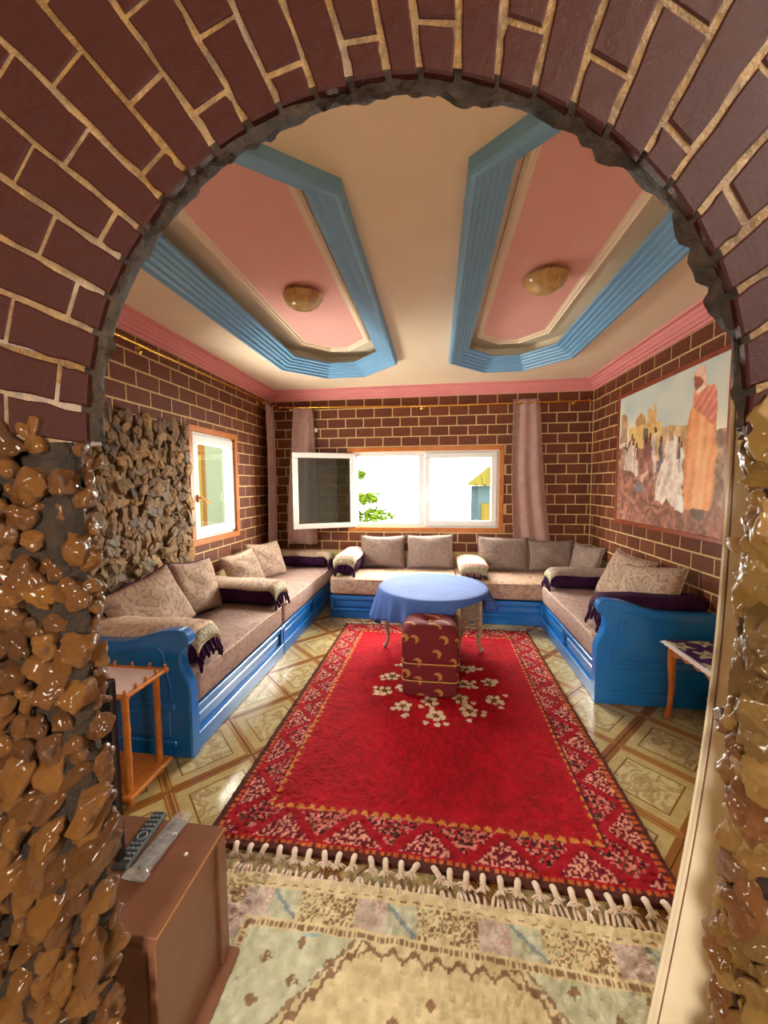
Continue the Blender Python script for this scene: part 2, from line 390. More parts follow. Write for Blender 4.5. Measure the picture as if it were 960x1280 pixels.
def attr_grid(name, nx, ny, posfn, colfn, mat, parent=None, loc=(0, 0, 0), thick=.01):
    """slab with a fine colour-per-vertex top; posfn(U,V)->X,Y,Z arrays; colfn(U,V)->n x 3 (sRGB 0-255)"""
    U, V = np.meshgrid(np.linspace(0, 1, nx), np.linspace(0, 1, ny)); U = U.ravel(); V = V.ravel()
    top = np.stack(posfn(U, V), 1); c = colfn(U, V)/255.0
    lin = np.where(c <= .04045, c/12.92, ((np.clip(c, 0, 1)+.055)/1.055)**2.4)
    i = np.arange(nx*ny).reshape(ny, nx)
    F = np.stack([i[:-1, :-1], i[:-1, 1:], i[1:, 1:], i[1:, :-1]], -1).reshape(-1, 4)
    rim = np.concatenate([i[0, :], i[1:, -1], i[-1, -2::-1], i[-2:0:-1, 0]])
    nb = len(rim); base = thick(top[rim]) if callable(thick) else top[rim]*np.array([1, 1, 0])
    k = nx*ny+np.arange(nb); k2 = np.roll(k, -1); r2 = np.roll(rim, -1)
    F2 = np.stack([r2, rim, k, k2], -1)
    Vv = np.concatenate([top, base]); FF = np.concatenate([F, F2])
    me = bpy.data.meshes.new(name)
    me.vertices.add(len(Vv)); me.vertices.foreach_set('co', Vv.astype(np.float32).ravel())
    me.loops.add(FF.size); me.loops.foreach_set('vertex_index', FF.astype(np.int32).ravel())
    me.polygons.add(len(FF)); me.polygons.foreach_set('loop_start', np.arange(0, FF.size, 4, dtype=np.int32))
    me.update(calc_edges=True)
    a = me.color_attributes.new('Col', 'FLOAT_COLOR', 'POINT')
    cc = np.ones((len(Vv), 4), np.float32); cc[:nx*ny, :3] = lin; cc[nx*ny:, :3] = lin[rim]
    a.data.foreach_set('color', cc.ravel())
    me.materials.append(M[mat]); me.polygons.foreach_set('use_smooth', [True]*len(me.polygons))
    return link(name, me, parent, loc)
def inpoly(x, y, poly):
    r = np.zeros(x.shape, bool); n = len(poly); j = n-1
    for i in range(n):
        xi, yi = poly[i]; xj, yj = poly[j]
        if yi != yj:
            c = ((yi > y) != (yj > y)) & (x < (xj-xi)*(y-yi)/(yj-yi)+xi); r ^= c
        j = i
    return r

# ------------------------------------------------------------------ setting: floor of diagonal marbled tiles
P_T, ANG = .42, R(46.5); TA = np.array([1.02+.03, 2.28])
floor = MB(); floor.box(XL-.15, XR+.15, HY0-.1, YB+.15, -.12, -.012, .001)
floor = tag(obj('floor', floor, 'mortar'), kind='structure')
def clip(poly, a, b, c):        # keep a*x+b*y<=c
    out = []
    for i in range(len(poly)):
        p, q = poly[i-1], poly[i]; dp = a*p[0]+b*p[1]-c; dq = a*q[0]+b*q[1]-c
        if (dp <= 0) != (dq <= 0):
            t = dp/(dp-dq); out.append((p[0]+t*(q[0]-p[0]), p[1]+t*(q[1]-p[1])))
        if dq <= 0: out.append(q)
    return out
ca, sa = math.cos(ANG), math.sin(ANG); h = P_T/2-.0015
full = [(-h, -h), (h, -h), (h, h), (-h, h)]; tile_me = None; fo = ORG[floor.name]
for i in range(-14, 14):
    for j in range(-14, 14):
        cx = TA[0]+P_T*((i+.5)*ca-(j+.5)*sa); cy = TA[1]+P_T*((i+.5)*sa+(j+.5)*ca)
        wp = [(cx+u*ca-v*sa, cy+u*sa+v*ca) for u, v in full]; q = wp
        for a, b, c in ((-1, 0, -XL), (1, 0, XR), (0, 1, YB), (0, -1, .2)): q = clip(q, a, b, c) if q else q
        if len(q) < 3: continue
        ar = abs(sum(q[k-1][0]*q[k][1]-q[k][0]*q[k-1][1] for k in range(len(q))))/2
        if ar < .004: continue
        if ar > P_T*P_T*.985 and tile_me is not None: me = tile_me
        else:
            lp = [((x-cx)*ca+(y-cy)*sa, -(x-cx)*sa+(y-cy)*ca) for x, y in q]
            mb = MB(); mb.prism(lp, lambda u, v, t: (u, v, t), -.012, 0, .0012 if ar > .02 else 0)
            me = mesh('tile', mb, 'tile')
            if ar > P_T*P_T*.985: tile_me = me
        link('tile', me, floor, (cx-fo[0], cy-fo[1], -fo[2]), (0, 0, ANG))
hf = MB(); hf.box(HX0, HX1, HY0, -.205, -.0119, -.001, .001)
tag(obj('floor_hall', hf, 'hall'), kind='structure')

# ------------------------------------------------------------------ setting: walls
def wall_boxes(rects):
    mb = MB()
    for q in rects: mb.box(*q, .0005)
    return mb
T = .13
wb = wall_boxes([(XL-T, BW[0], YB, YB+T, 0, ZC+.25), (BW[1], XR+T, YB, YB+T, 0, ZC+.25), (BW[0], BW[1], YB, YB+T, 0, BW[2]), (BW[0], BW[1], YB, YB+T, BW[3], ZC+.25)])
wall_back = tag(obj('wall_back', wb, 'mortar'), kind='structure')
wl = wall_boxes([(XL-T, XL, YF, LW[0], 0, ZC+.25), (XL-T, XL, LW[1], YB, 0, ZC+.25), (XL-T, XL, LW[0], LW[1], 0, LW[2]), (XL-T, XL, LW[0], LW[1], LW[3], ZC+.25)])
wall_left = tag(obj('wall_left', wl, 'mortar'), kind='structure')
wall_right = tag(obj('wall_right', wall_boxes([(XR, XR+T, YF, YB, 0, ZC+.25)]), 'mortar'), kind='structure')
BH, BL, JT = .1225, .236, .013
bcache = {}
def brick_mesh(L, hh=None):
    k = (round(L, 3), round(hh or BH-JT, 3))
    if k not in bcache:
        mb = MB(); mb.box(-k[0]/2, k[0]/2, -.0028, .004, -k[1]/2, k[1]/2, .0015); bcache[k] = mesh('brick', mb, 'wallbrick')
    return bcache[k]
def lay(wall, u0, u1, z0, z1, holes, place, off):
    org = ORG[wall.name]; z = z1-BH/2; row = 0
    while z-BH/2 > z0:
        o = off+(BL/2 if row % 2 else 0)+(.012*math.sin(row*2.3)); k = math.floor((u0-o)/BL)
        segs = []; za, zb = z-(BH-JT)/2, z+(BH-JT)/2
        while o+k*BL < u1:
            segs.append((max(u0, o+k*BL+JT/2), min(u1, o+(k+1)*BL-JT/2), za, zb)); k += 1
        for hu0, hu1, hz0, hz1 in holes:
            ns = []
            for a, b, c, d in segs:
                if b <= hu0 or a >= hu1 or d <= hz0 or c >= hz1: ns.append((a, b, c, d)); continue
                if a < hu0: ns.append((a, hu0, c, d))
                if b > hu1: ns.append((hu1, b, c, d))
                ia, ib = max(a, hu0), min(b, hu1)
                if d > hz1: ns.append((ia, ib, hz1, d))
                if c < hz0: ns.append((ia, ib, c, hz0))
            segs = ns
        for a, b, c, d in segs:
            if b-a < .02 or d-c < .014: continue
            loc, rz = place((a+b)/2, (c+d)/2)
            link('brick', brick_mesh(b-a, d-c), wall, (loc[0]-org[0], loc[1]-org[1], loc[2]-org[2]), (0, 0, rz))
        z -= BH; row += 1
ZT = 2.602
lay(wall_back, XL+.01, XR-.01, .55, ZT, [(BW[0]-.042, BW[1]+.042, BW[2]-.042, BW[3]+.042)], lambda u, z: ((u, YB, z), 0), .03)
SP = (1.6, 3.115, .5, 2.035)         # stone panel on the left wall
lay(wall_left, 1.2, YB-.01, .55, ZT, [(LW[0]-.04, LW[1]+.04, LW[2]-.04, LW[3]+.04), SP], lambda u, z: ((XL, u, z), R(90)), .0)
lay(wall_right, 1.5, YB-.01, .55, ZT, [], lambda u, z: ((XR, u, z), R(-90)), .1)

# ------------------------------------------------------------------ setting: ceiling with two octagonal recesses
def octo(x0, x1, y0, y1, c):
    return [(x0+c, y0), (x1-c, y0), (x1, y0+c*.8), (x1, y1-c), (x1-c, y1), (x0+c, y1), (x0, y1-c), (x0, y0+c*.8)]
TRAYS = [octo(-1.555, -.375, 1.26, 4.15, .38), octo(.115, 1.26, 1.24, 4.19, .37)]
ZP = 2.885
bm = bmesh.new()
loops = [[(XL, YF), (XR, YF), (XR, YB), (XL, YB)]]+[inset(t, .05) for t in TRAYS]
for lp in loops:
    vs = [bm.verts.new((x, y, ZC)) for x, y in lp]
    for k in range(len(vs)): bm.edges.new((vs[k-1], vs[k]))
bmesh.ops.triangle_fill(bm, use_beauty=True, use_dissolve=False, edges=bm.edges[:], normal=(0, 0, -1))
me = bpy.data.meshes.new('ceiling')
def inside_tray(c): return any(inpoly(np.array([c.x]), np.array([c.y]), inset(t, .05))[0] for t in TRAYS)
bmesh.ops.delete(bm, geom=[f for f in bm.faces if inside_tray(f.calc_center_median())], context='FACES')
bmesh.ops.recalc_face_normals(bm, faces=bm.faces[:])
bm.to_mesh(me); bm.free(); me.materials.append(M['plaster'])
ceiling = tag(link('ceiling', me), kind='structure')
sl = MB(); sl.box(XL-T, XR+T, YF-.1, YB+T, ZC+.25, ZC+.33, .001); tag(obj('ceiling_slab', sl, 'plaster'), kind='structure')
def ring(poly, prof, closed_prof=False):
    mb = MB(); n = len(poly); vs = []
    for s_, z in prof: vs += [(x, y, z) for x, y in (inset(poly, s_) if s_ else poly)]
    fs = []; m = len(prof)
    for q in range(m if closed_prof else m-1):
        r_ = (q+1) % m
        for k in range(n):
            l = (k+1) % n; fs.append((q*n+k, q*n+l, r_*n+l, r_*n+k))
    return mb.add(vs, fs)
for side, t in zip(('beside the left wall', 'beside the picture wall'), TRAYS):
    cx = sum(p[0] for p in t)/8; cy = sum(p[1] for p in t)/8
    tr = thing('trim_tray', (cx, cy, ZC), None, None, kind='structure')
    z = ZC
    prof = [(0, z+.01), (0, z-.052), (.012, z-.06), (.03, z-.06), (.036, z-.046), (.058, z-.04), (.064, z-.024), (.09, z-.016), (.095, z-.004),
            (.118, z+.0), (.124, z+.014), (.150, z+.018), (.156, z+.034), (.185, z+.036), (.190, z+.052), (.178, z+.06), (.05, z+.06), (.05, z+.01)]
    obj('moulding', ring(t, prof, True), 'tray_blue', tr, 30)
    up = ring(t, [(.045, z), (.045, ZP-.0), (.25, ZP)])
    obj('recess', up, 'plaster', tr)
    obj('inner_moulding', ring(t, [(.245, ZP+.001), (.245, ZP-.022), (.262, ZP-.03), (.268, ZP-.018), (.285, ZP-.016), (.29, ZP-.006), (.305, ZP-.004), (.305, ZP+.001)], True), 'plaster', tr, 30)
    pp = inset(t, .30); mb = MB(); mb.add([(x, y, ZP-.002) for x, y in pp]+[(x, y, ZP+.03) for x, y in pp], [tuple(range(8)), tuple(range(15, 7, -1))]+[(k, (k+1) % 8, 8+(k+1) % 8, 8+k) for k in range(8)])
    obj('panel', mb, 'pink', tr)
rect = [(XL, YF), (XR, YF), (XR, YB), (XL, YB)]
z = ZC
cprof = [(0, z-.118), (.016, z-.118), (.02, z-.10), (.036, z-.094), (.04, z-.078), (.06, z-.066), (.064, z-.05), (.085, z-.036), (.09, z-.022), (.118, z-.014), (.122, z), (0, z)]
tag(obj('trim_1', ring(rect, cprof, True), 'pink_dark', None, 30), kind='structure')

# ceiling lamps
def lamp(x, y, label):
    t = thing('ceiling_lamp', (x, y, ZP), label, 'lamp', 'ceiling bowl lamps')
    mb = MB(); mb.lathe([(.06, -.002), (.07, -.012), (.07, -.022), (.055, -.03)], 24, (x, y, ZP)); obj('base_plate', mb, 'gold', t, 40)
    prof = [(.004, -.118), (.04, -.115), (.08, -.102), (.115, -.078), (.135, -.045), (.139, -.03), (.134, -.03), (.11, -.07), (.06, -.10), (.004, -.108)]
    mb = MB(); mb.lathe(prof, 36, (x, y, ZP)); obj('bowl', mb, 'lampglass', t, 60)
    for k in range(3):
        a = 2*PI*k/3+.5; mb = MB(); mb.tube([(x+.06*math.cos(a), y+.06*math.sin(a), ZP-.015), (x+.138*math.cos(a), y+.138*math.sin(a), ZP-.022), (x+.145*math.cos(a), y+.145*math.sin(a), ZP-.036)], .004, 6)
        obj('clip', mb, 'gold', t, 60)
lamp(-.95, 2.74, 'amber glass bowl lamp on the pink ceiling panel nearer the small side window')
lamp(.71, 2.74, 'amber glass bowl lamp on the pink ceiling panel nearer the picture')

# ------------------------------------------------------------------ setting: arched wall between hall and room
AC = np.array([-.095, 1.602]); AR = .547; YFR = .642
angs = sorted(set([round(a, 4) for a in np.linspace(0, PI, 221)]+[math.atan2(ZC-AC[1], XR-AC[0]), math.atan2(ZC-AC[1], XL-AC[0])]))
def rout(a):
    c, s_ = math.cos(a), math.sin(a); r = 1e9
    if c > 1e-6: r = min(r, (XR-AC[0])/c)
    if c < -1e-6: r = min(r, (XL-AC[0])/c)
    if s_ > 1e-6: r = min(r, (HZ-AC[1])/s_)
    return r
def rag(a, k):
    q = np.array([a*AR+40])
    return float((vnoise(q, q*0+k, 17, 3)[0]-.5)*.034+(vnoise(q, q*0+k, 60, 5)[0]-.5)*.016)
mb = MB(); n = 8
for a in angs:
    e = rout(a)
    for r_, y in ((e, YFR), (AR+.016, YFR), (AR+.010+rag(a, 0)*.3, YFR+.006), (AR+.002+rag(a, 1)*.8, YFR+.013), (AR+rag(a, 2), YFR+.024), (AR+.022+rag(a, 3)*.5, YFR+.05), (AR+.05, YF), (e, YF)):
        mb.v.append((AC[0]+r_*math.cos(a), y, AC[1]+r_*math.sin(a)))
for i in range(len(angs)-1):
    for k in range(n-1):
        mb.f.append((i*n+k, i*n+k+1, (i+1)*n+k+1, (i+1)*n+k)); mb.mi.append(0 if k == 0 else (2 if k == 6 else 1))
# piers: rough displaced faces
def pier(x_in, x_out, sgn):
    nz, nx = 46, 10
    def nv(a, b, s=1): return float(vnoise(np.array([a]), np.array([b]), 22, 9)[0]-.5)*.022*s
    prof = [(x_out, YFR, 0), (x_in-sgn*.16, YFR, 1), (x_in-sgn*.12, YFR, 1), (x_in-sgn*.08, YFR, 1), (x_in-sgn*.04, YFR, 1), (x_in-sgn*.012, YFR+.006, 1), (x_in, YFR+.024, 1), (x_in-sgn*.022, YFR+.05, .5), (x_in-sgn*.05, YF, 0), (x_out, YF, 0)]
    vs = []; fs = []
    for i in range(nz):
        zz = AC[1]*i/(nz-1)
        for k, (x, y, q) in enumerate(prof):
            vs.append((x+(nv(x*3+k, zz, q) if 0 < i < nz-1 else 0), y+nv(x*7+k+5, zz, q*.8), zz))
    m = len(prof)
    for i in range(nz-1):
        for k in range(m-1): fs.append((i*m+k, i*m+k+1, (i+1)*m+k+1, (i+1)*m+k))
    o = len(mb.v); mb.v += vs
    for q, f in enumerate(fs): mb.f.append(tuple(o+t for t in f)); mb.mi.append(2 if q % (m-1) == m-2 else 3)
pier(AC[0]-AR-.05, XL, 1); pier(AC[0]+AR+.05, XR, -1)
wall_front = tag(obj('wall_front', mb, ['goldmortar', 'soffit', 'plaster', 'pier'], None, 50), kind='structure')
WO = ORG[wall_front.name]
FP = np.array([.033, 1.51])
jd = [2, 10, 18.5, 27.8, 35.5, 42.3, 49.4, 55.6, 61.4, 67.8, 73.8, 79.4, 84.8, 90.3, 95.5, 99.8, 104.7, 109.7, 114.8, 119.7, 125, 130.2, 135, 140.2, 145.1, 150.6, 156, 161.8, 167.5, 173, 178]
def din(a, off):
    u = np.array([math.cos(a), math.sin(a)]); q = FP-AC; b = q@u; c = q@q-(AR+off)**2
    return -b+math.sqrt(b*b-c)
def arch_point(a, e): d = din(a, .006)+e; return FP+d*np.array([math.cos(a), math.sin(a)])
for i in range(len(jd)-1):
    a0, a1 = R(jd[i]), R(jd[i+1])
    cuts = [0, .068, .275, .49, .71, .95] if i % 2 else [0, .175, .385, .60, .83]
    cuts = [cuts[0]]+[c+random.uniform(-.018, .018) for c in cuts[1:]]
    for k in range(len(cuts)-1):
        g = .0052; e0, e1 = cuts[k]+(g if k else 0), cuts[k+1]-g
        pts = []
        L3 = [e0+(e1-e0)*q for q in (0, .25, .5, .75, 1)]
        for a, e, sd in [(a0, e, 1) for e in L3]+[(a1, e, -1) for e in L3[::-1]]:
            p = arch_point(a, e); nrm = np.array([-math.sin(a), math.cos(a)])*sd
            pts.append(tuple(p+nrm*(g+random.uniform(-.0022, .0022))+RNG.uniform(-.0010, .0010, 2)))
        zz = [p[1] for p in pts]
        if max(zz) > 2.75 or min(zz) < 1.565: continue
        if sum(p[0] for p in pts)/10 < -1.35 or sum(p[0] for p in pts)/10 > 1.1: continue
        cx = sum(p[0] for p in pts)/10; cz = sum(zz)/10
        lp = [(p[0]-cx, p[1]-cz) for p in pts]
        mb = MB(); dep = random.uniform(-.002, .002)
        mb.prism(lp, lambda u, v, t: (u, t, v), .012, -.0035+dep*.6, .003)
        link('brick', mesh('brick', mb, 'archbrick', 40), wall_front, (cx-WO[0], YFR-WO[1], cz-WO[2]))
# stones: a few shared shapes
def vn3(P, sc, seed):
    Q = P*sc+seed*1.37; I = np.floor(Q).astype(int); F = Q-I; F = F*F*(3-2*F); out = np.zeros(len(P))
    for dx in (0, 1):
        for dy in (0, 1):
            for dz in (0, 1):
                h_ = np.sin((I[:, 0]+dx)*127.1+(I[:, 1]+dy)*311.7+(I[:, 2]+dz)*74.7+seed*17.3)*43758.5453; h_ -= np.floor(h_)
                out += h_*(F[:, 0] if dx else 1-F[:, 0])*(F[:, 1] if dy else 1-F[:, 1])*(F[:, 2] if dz else 1-F[:, 2])
    return out-.5
def stone_mesh(seed, mat, lobes=0, planes=0, sub=4, n1=.2, n2=.1, n3=.04, spread=.33, lr=(.42, .62)):
    rs = np.random.RandomState(seed); bm = bmesh.new(); bmesh.ops.create_icosphere(bm, subdivisions=sub, radius=1)
    D = np.array([v.co[:] for v in bm.verts]); r_ = np.ones(len(D))
    if lobes:
        C = rs.normal(0, spread, (lobes, 3)); Rr = rs.uniform(*lr, lobes); B = D@C.T
        disc = Rr**2-(C*C).sum(1)+B*B; r_ = np.maximum(.34, np.where(disc > 0, B+np.sqrt(np.maximum(disc, 0)), .3).max(1))
    if planes:
        N = rs.normal(0, 1, (planes, 3)); N /= np.linalg.norm(N, axis=1)[:, None]; Hh = rs.uniform(.5, .95, planes); c = D@N.T
        r_ = np.minimum(r_, np.where(c > .05, Hh/np.maximum(c, .05), 9).min(1))
    P = D*r_[:, None]; r_ = r_*(1+2*n1*vn3(P, 1.7, seed)+2*n2*vn3(P, 4, seed+3)+2*n3*vn3(P, 9, seed+5)); P = D*r_[:, None]
    for v, p in zip(bm.verts, P): v.co = p
    me = bpy.data.meshes.new('stone'); bm.to_mesh(me); bm.free(); me.materials.append(M[mat])
    me.polygons.foreach_set('use_smooth', [True]*len(me.polygons)); return me
HON = [stone_mesh(s_, 'honey', 11, 0, 4, .12, .06, .015, .36, (.30, .46)) for s_ in range(1, 5)]+[stone_mesh(s_, 'honey', 0, 10, 4, .26, .13, .06) for s_ in range(20, 28)]
HLOW = [stone_mesh(s_, 'honey', 0, 9, 4, .28, .13, .06) for s_ in range(80, 88)]+[stone_mesh(5, 'honey', 6, 0, 4, .2, .08, .02)]
AMB = [stone_mesh(s_, 'amber', 0, 12, 5, .26, .14, .06) for s_ in range(40, 48)]+[stone_mesh(s_, 'amber', 12, 0, 5, .2, .14, .08, .34, (.30, .45)) for s_ in range(50, 53)]
GRY = [stone_mesh(s_, 'grey_stone', 0, 11, 4, .40, .26, .14) for s_ in range(60, 70)]
def put_stone(par, org, me, loc, sc, rot): 
    o = link('stone', me, par, (loc[0]-org[0], loc[1]-org[1], loc[2]-org[2]), rot); o.scale = sc
xin = AC[0]-AR-.048
rowi = 0; zz = .27
while zz < 1.63:
    low_ = zz < .95
    step = .052 if not low_ else .060
    for k in range(7):
        x = xin-.016-(k*.053)+random.uniform(-.012, .012)-(.026 if rowi % 2 else 0); z_ = zz+random.uniform(-.016, .016)
        if zz > 1.56 and random.random() < .3: continue
        s_ = random.uniform(.028, .043); me = random.choice(HLOW if low_ else HON)
        el = random.uniform(.9, 1.3) if not low_ else random.uniform(1.3, 2.0)
        tilt = R(random.uniform(12, 48)) if low_ else R(random.uniform(-40, 50))
        put_stone(wall_front, WO, me, (x, YFR-.002+random.uniform(-.008, .006)+(.012 if k == 0 else 0), z_), (s_*.95, s_*.85, s_*el), (random.uniform(-.3, .3), tilt, random.uniform(-.4, .4)))
    s_ = random.uniform(.018, .028)
    put_stone(wall_front, WO, random.choice(HLOW if low_ else HON), (xin+.004+random.uniform(-.01, .006), YFR+.032+random.uniform(-.006, .012), zz+random.uniform(.01, .05)), (s_*.8, s_*.9, s_*random.uniform(1, 1.6)), (random.uniform(-.3, .3), R(random.uniform(0, 40)), random.uniform(-.5, .5)))
    zz += step; rowi += 1
xin = AC[0]+AR+.044; zz = .27; rowi = 0
while zz < 1.665:
    for k in range(3):
        x = xin+.020+k*.075+random.uniform(-.014, .014)+(.03 if rowi % 2 else 0)
        s_ = random.uniform(.036, .056)
        put_stone(wall_front, WO, random.choice(AMB), (x, YFR+.002+random.uniform(-.01, .006)+(.010 if k == 0 else 0), zz+random.uniform(-.02, .02)), (s_, s_*.8, s_*random.uniform(1, 1.5)), (random.uniform(-.3, .3), R(random.uniform(-50, 50)), random.uniform(-.5, .5)))
    for q in (0, 1):
        s_ = random.uniform(.028, .042)
        put_stone(wall_front, WO, random.choice(AMB), (xin+.014+random.uniform(-.010, .008), YFR+.034+random.uniform(-.016, .010), zz+q*.036+random.uniform(-.008, .008)), (s_*.85, s_*.9, s_*random.uniform(.9, 1.4)), (random.uniform(-.4, .4), R(random.uniform(-40, 40)), random.uniform(-.6, .6)))
    zz += .072; rowi += 1
LO = ORG[wall_left.name]
backing = MB(); backing.box(XL, XL+.012, SP[0], SP[1], SP[2], SP[3]-.01, .004); obj('cement_backing', backing, 'backing', wall_left)
zz = .80; rowi = 0
while zz < SP[3]-.02:
    y = 2.0+(.05 if rowi % 2 else 0)
    while y < SP[1]-.01:
        s_ = random.uniform(.036, .062); sx = random.choice((1, 1, 1.5))
        put_stone(wall_left, LO, random.choice(GRY), (XL+.018+random.uniform(-.006, .012), min(y+random.uniform(-.02, .02), SP[1]-.03), zz+random.uniform(-.02, .02)), (s_*.6, s_*sx, s_*random.uniform(.9, 1.4)), (R(random.uniform(-50, 50)), random.uniform(-.3, .3), random.uniform(-.3, .3)))
        y += .074*random.choice((1, 1, 1.25))
    zz += .074; rowi += 1
# the hall behind the camera
hl = wall_boxes([(HX0-.1, HX0, HY0, YFR, 0, HZ), (HX0-.1, HB[0], HY0-.1, HY0, 0, HZ), (HB[1], HX1+.1, HY0-.1, HY0, 0, HZ), (HB[0], HB[1], HY0-.1, HY0, 0, HB[2]), (HB[0], HB[1], HY0-.1, HY0, HB[3], HZ)])
tag(obj('wall_hall_left', hl, 'hall'), kind='structure')
hr = wall_boxes([(HX1, HX1+.1, HY0, HW[0], 0, HZ), (HX1, HX1+.1, HW[1], YFR, 0, HZ), (HX1, HX1+.1, HW[0], HW[1], 0, HW[2]), (HX1, HX1+.1, HW[0], HW[1], HW[3], HZ)])
tag(obj('wall_hall_right', hr, 'hall'), kind='structure')
hc = MB(); hc.box(HX0-.1, HX1+.1, HY0-.1, YFR, HZ, HZ+.1, .001); tag(obj('ceiling_hall', hc, 'hall'), kind='structure')

# ------------------------------------------------------------------ windows
def fr(x0, x1, z0, z1, w_, y0, y1, fn, b=.004):
    """four-sided frame as a list of MB pieces, fn maps (u,depth,z)"""
    out = []
    for q in ((x0, x1, z1-w_, z1), (x0, x1, z0, z0+w_), (x0, x0+w_, z0+w_, z1-w_), (x1-w_, x1, z0+w_, z1-w_)):
        m_ = MB(); m_.box(q[0], q[1], y0, y1, q[2], q[3], b); m_.v = [fn(*p) for p in m_.v]; out.append(m_)
    return out
def joinmb(l):
    m_ = MB()
    for q in l: m_.add(q.v, q.f)
    return m_
idn = lambda x, y, z: (x, y, z)
w1 = thing('window_1', ((BW[0]+BW[1])/2, YB, BW[2]), None, None, kind='structure')
for p in fr(BW[0]-.035, BW[1]+.035, BW[2]-.035, BW[3]+.035, .055, YB-.018, YB+.004, idn): obj('trim', p, 'wood', w1)
fx0, fx1, fz0, fz1 = BW[0]+.02, BW[1]-.02, BW[2]+.02, BW[3]-.02
obj('frame', joinmb(fr(fx0-.02, fx1+.02, fz0-.02, fz1+.02, .075, YB+.03, YB+.10, idn)), 'pvc', w1)
xm = (fx0+fx1)/2-.02
mb = MB(); mb.box(xm-.045, xm+.045, YB+.027, YB+.097, fz0+.05, fz1-.05); obj('mullion', mb, 'pvc', w1)
# closed sash on the right
mb = joinmb(fr(xm+.03, fx1-.02, fz0+.02, fz1-.02, .07, YB+.005, YB+.06, idn, .008)); sash = obj('sash', mb, 'pvc', w1)
mb = MB(); mb.box(xm+.09, fx1-.08, YB+.03, YB+.036, fz0+.08, fz1-.08, .001); obj('pane', mb, 'glass', sash)
mb = MB(); mb.box(xm+.05, xm+.075, YB-.012, YB+.01, 1.36, 1.44); mb.tube([(xm+.062, YB-.01, 1.42), (xm+.062, YB-.04, 1.42), (xm+.062, YB-.045, 1.30)], .009, 8); obj('handle', mb, 'pvc', sash, 40)
# open sash on the left, swung into the room
hx, hy = fx0+.035, YB-.012; fxx, fyy = -1.735, 4.55; dl = math.hypot(fxx-hx, fyy-hy); ux, uy = (fxx-hx)/dl, (fyy-hy)/dl
SW = .79; sz0, sz1 = fz0+.0, fz1-.015
mp = lambda u, d, z: (hx+ux*u-uy*d, hy+uy*u+ux*d, z)
sash = obj('sash', joinmb(fr(0, SW, sz0, sz1, .065, -.025, .025, mp, .008)), 'pvc', w1)
m_ = MB(); m_.box(.055, SW-.055, -.004, .004, sz0+.055, sz1-.055, .001); m_.v = [mp(*p) for p in m_.v]; obj('pane', m_, 'reflectglass', sash)
for zz in (sz0+.12, sz1-.12):
    m_ = MB(); m_.tube([(hx, hy, zz-.03), (hx, hy, zz+.03)], .011, 8); obj('hinge', m_, 'pvc', sash, 40)
m_ = MB(); m_.tube([mp(SW-.03, .02, 1.42), mp(SW-.03, .05, 1.42), mp(SW-.03, .055, 1.31)], .008, 8); obj('handle', m_, 'pvc', sash, 40)
# side window on the left wall
lf = lambda u, d, z: (XL-d, u, z)
w2 = thing('window_2', (XL, (LW[0]+LW[1])/2, LW[2]), None, None, kind='structure')
for p in fr(LW[0]-.035, LW[1]+.035, LW[2]-.035, LW[3]+.035, .055, -.02, .004, lf): obj('trim', p, 'wood', w2)
obj('frame', joinmb(fr(LW[0], LW[1], LW[2], LW[3], .06, .02, .08, lf)), 'pvc', w2)
sash = obj('sash', joinmb(fr(LW[0]+.035, LW[1]-.035, LW[2]+.035, LW[3]-.035, .085, -.004, .05, lf, .01)), 'pvc', w2)
m_ = MB(); m_.box(LW[0]+.10, LW[1]-.10, .02, .026, LW[2]+.10, LW[3]-.10, .001); m_.v = [lf(*p) for p in m_.v]; obj('pane', m_, 'glass', sash)
m_ = MB(); m_.box(LW[0]+.065, LW[0]+.095, -.02, 0, 1.36, 1.43); m_.v = [lf(*p) for p in m_.v]
m_.tube([lf(LW[0]+.08, -.015, 1.40), lf(LW[0]+.08, -.05, 1.40), lf(LW[0]+.12, -.055, 1.385), lf(LW[0]+.2, -.055, 1.34)], .009, 8); obj('handle', m_, 'wood', sash, 40)
# hall window frame
hfm = lambda u, d, z: (HX1+d, u, z)
w3 = thing('window_3', (HX1, (HW[0]+HW[1])/2, HW[2]), None, None, kind='structure')
obj('frame', joinmb(fr(HW[0], HW[1], HW[2], HW[3], .06, .02, .08, hfm)), 'pvc', w3)

w4 = thing('added_window_4', ((HB[0]+HB[1])/2, HY0, HB[2]), None, None, kind='structure')  # unseen frame for the added opening that lights the arch side
obj('frame', joinmb(fr(HB[0], HB[1], HB[2], HB[3], .05, HY0-.08, HY0-.02, idn)), 'pvc', w4)
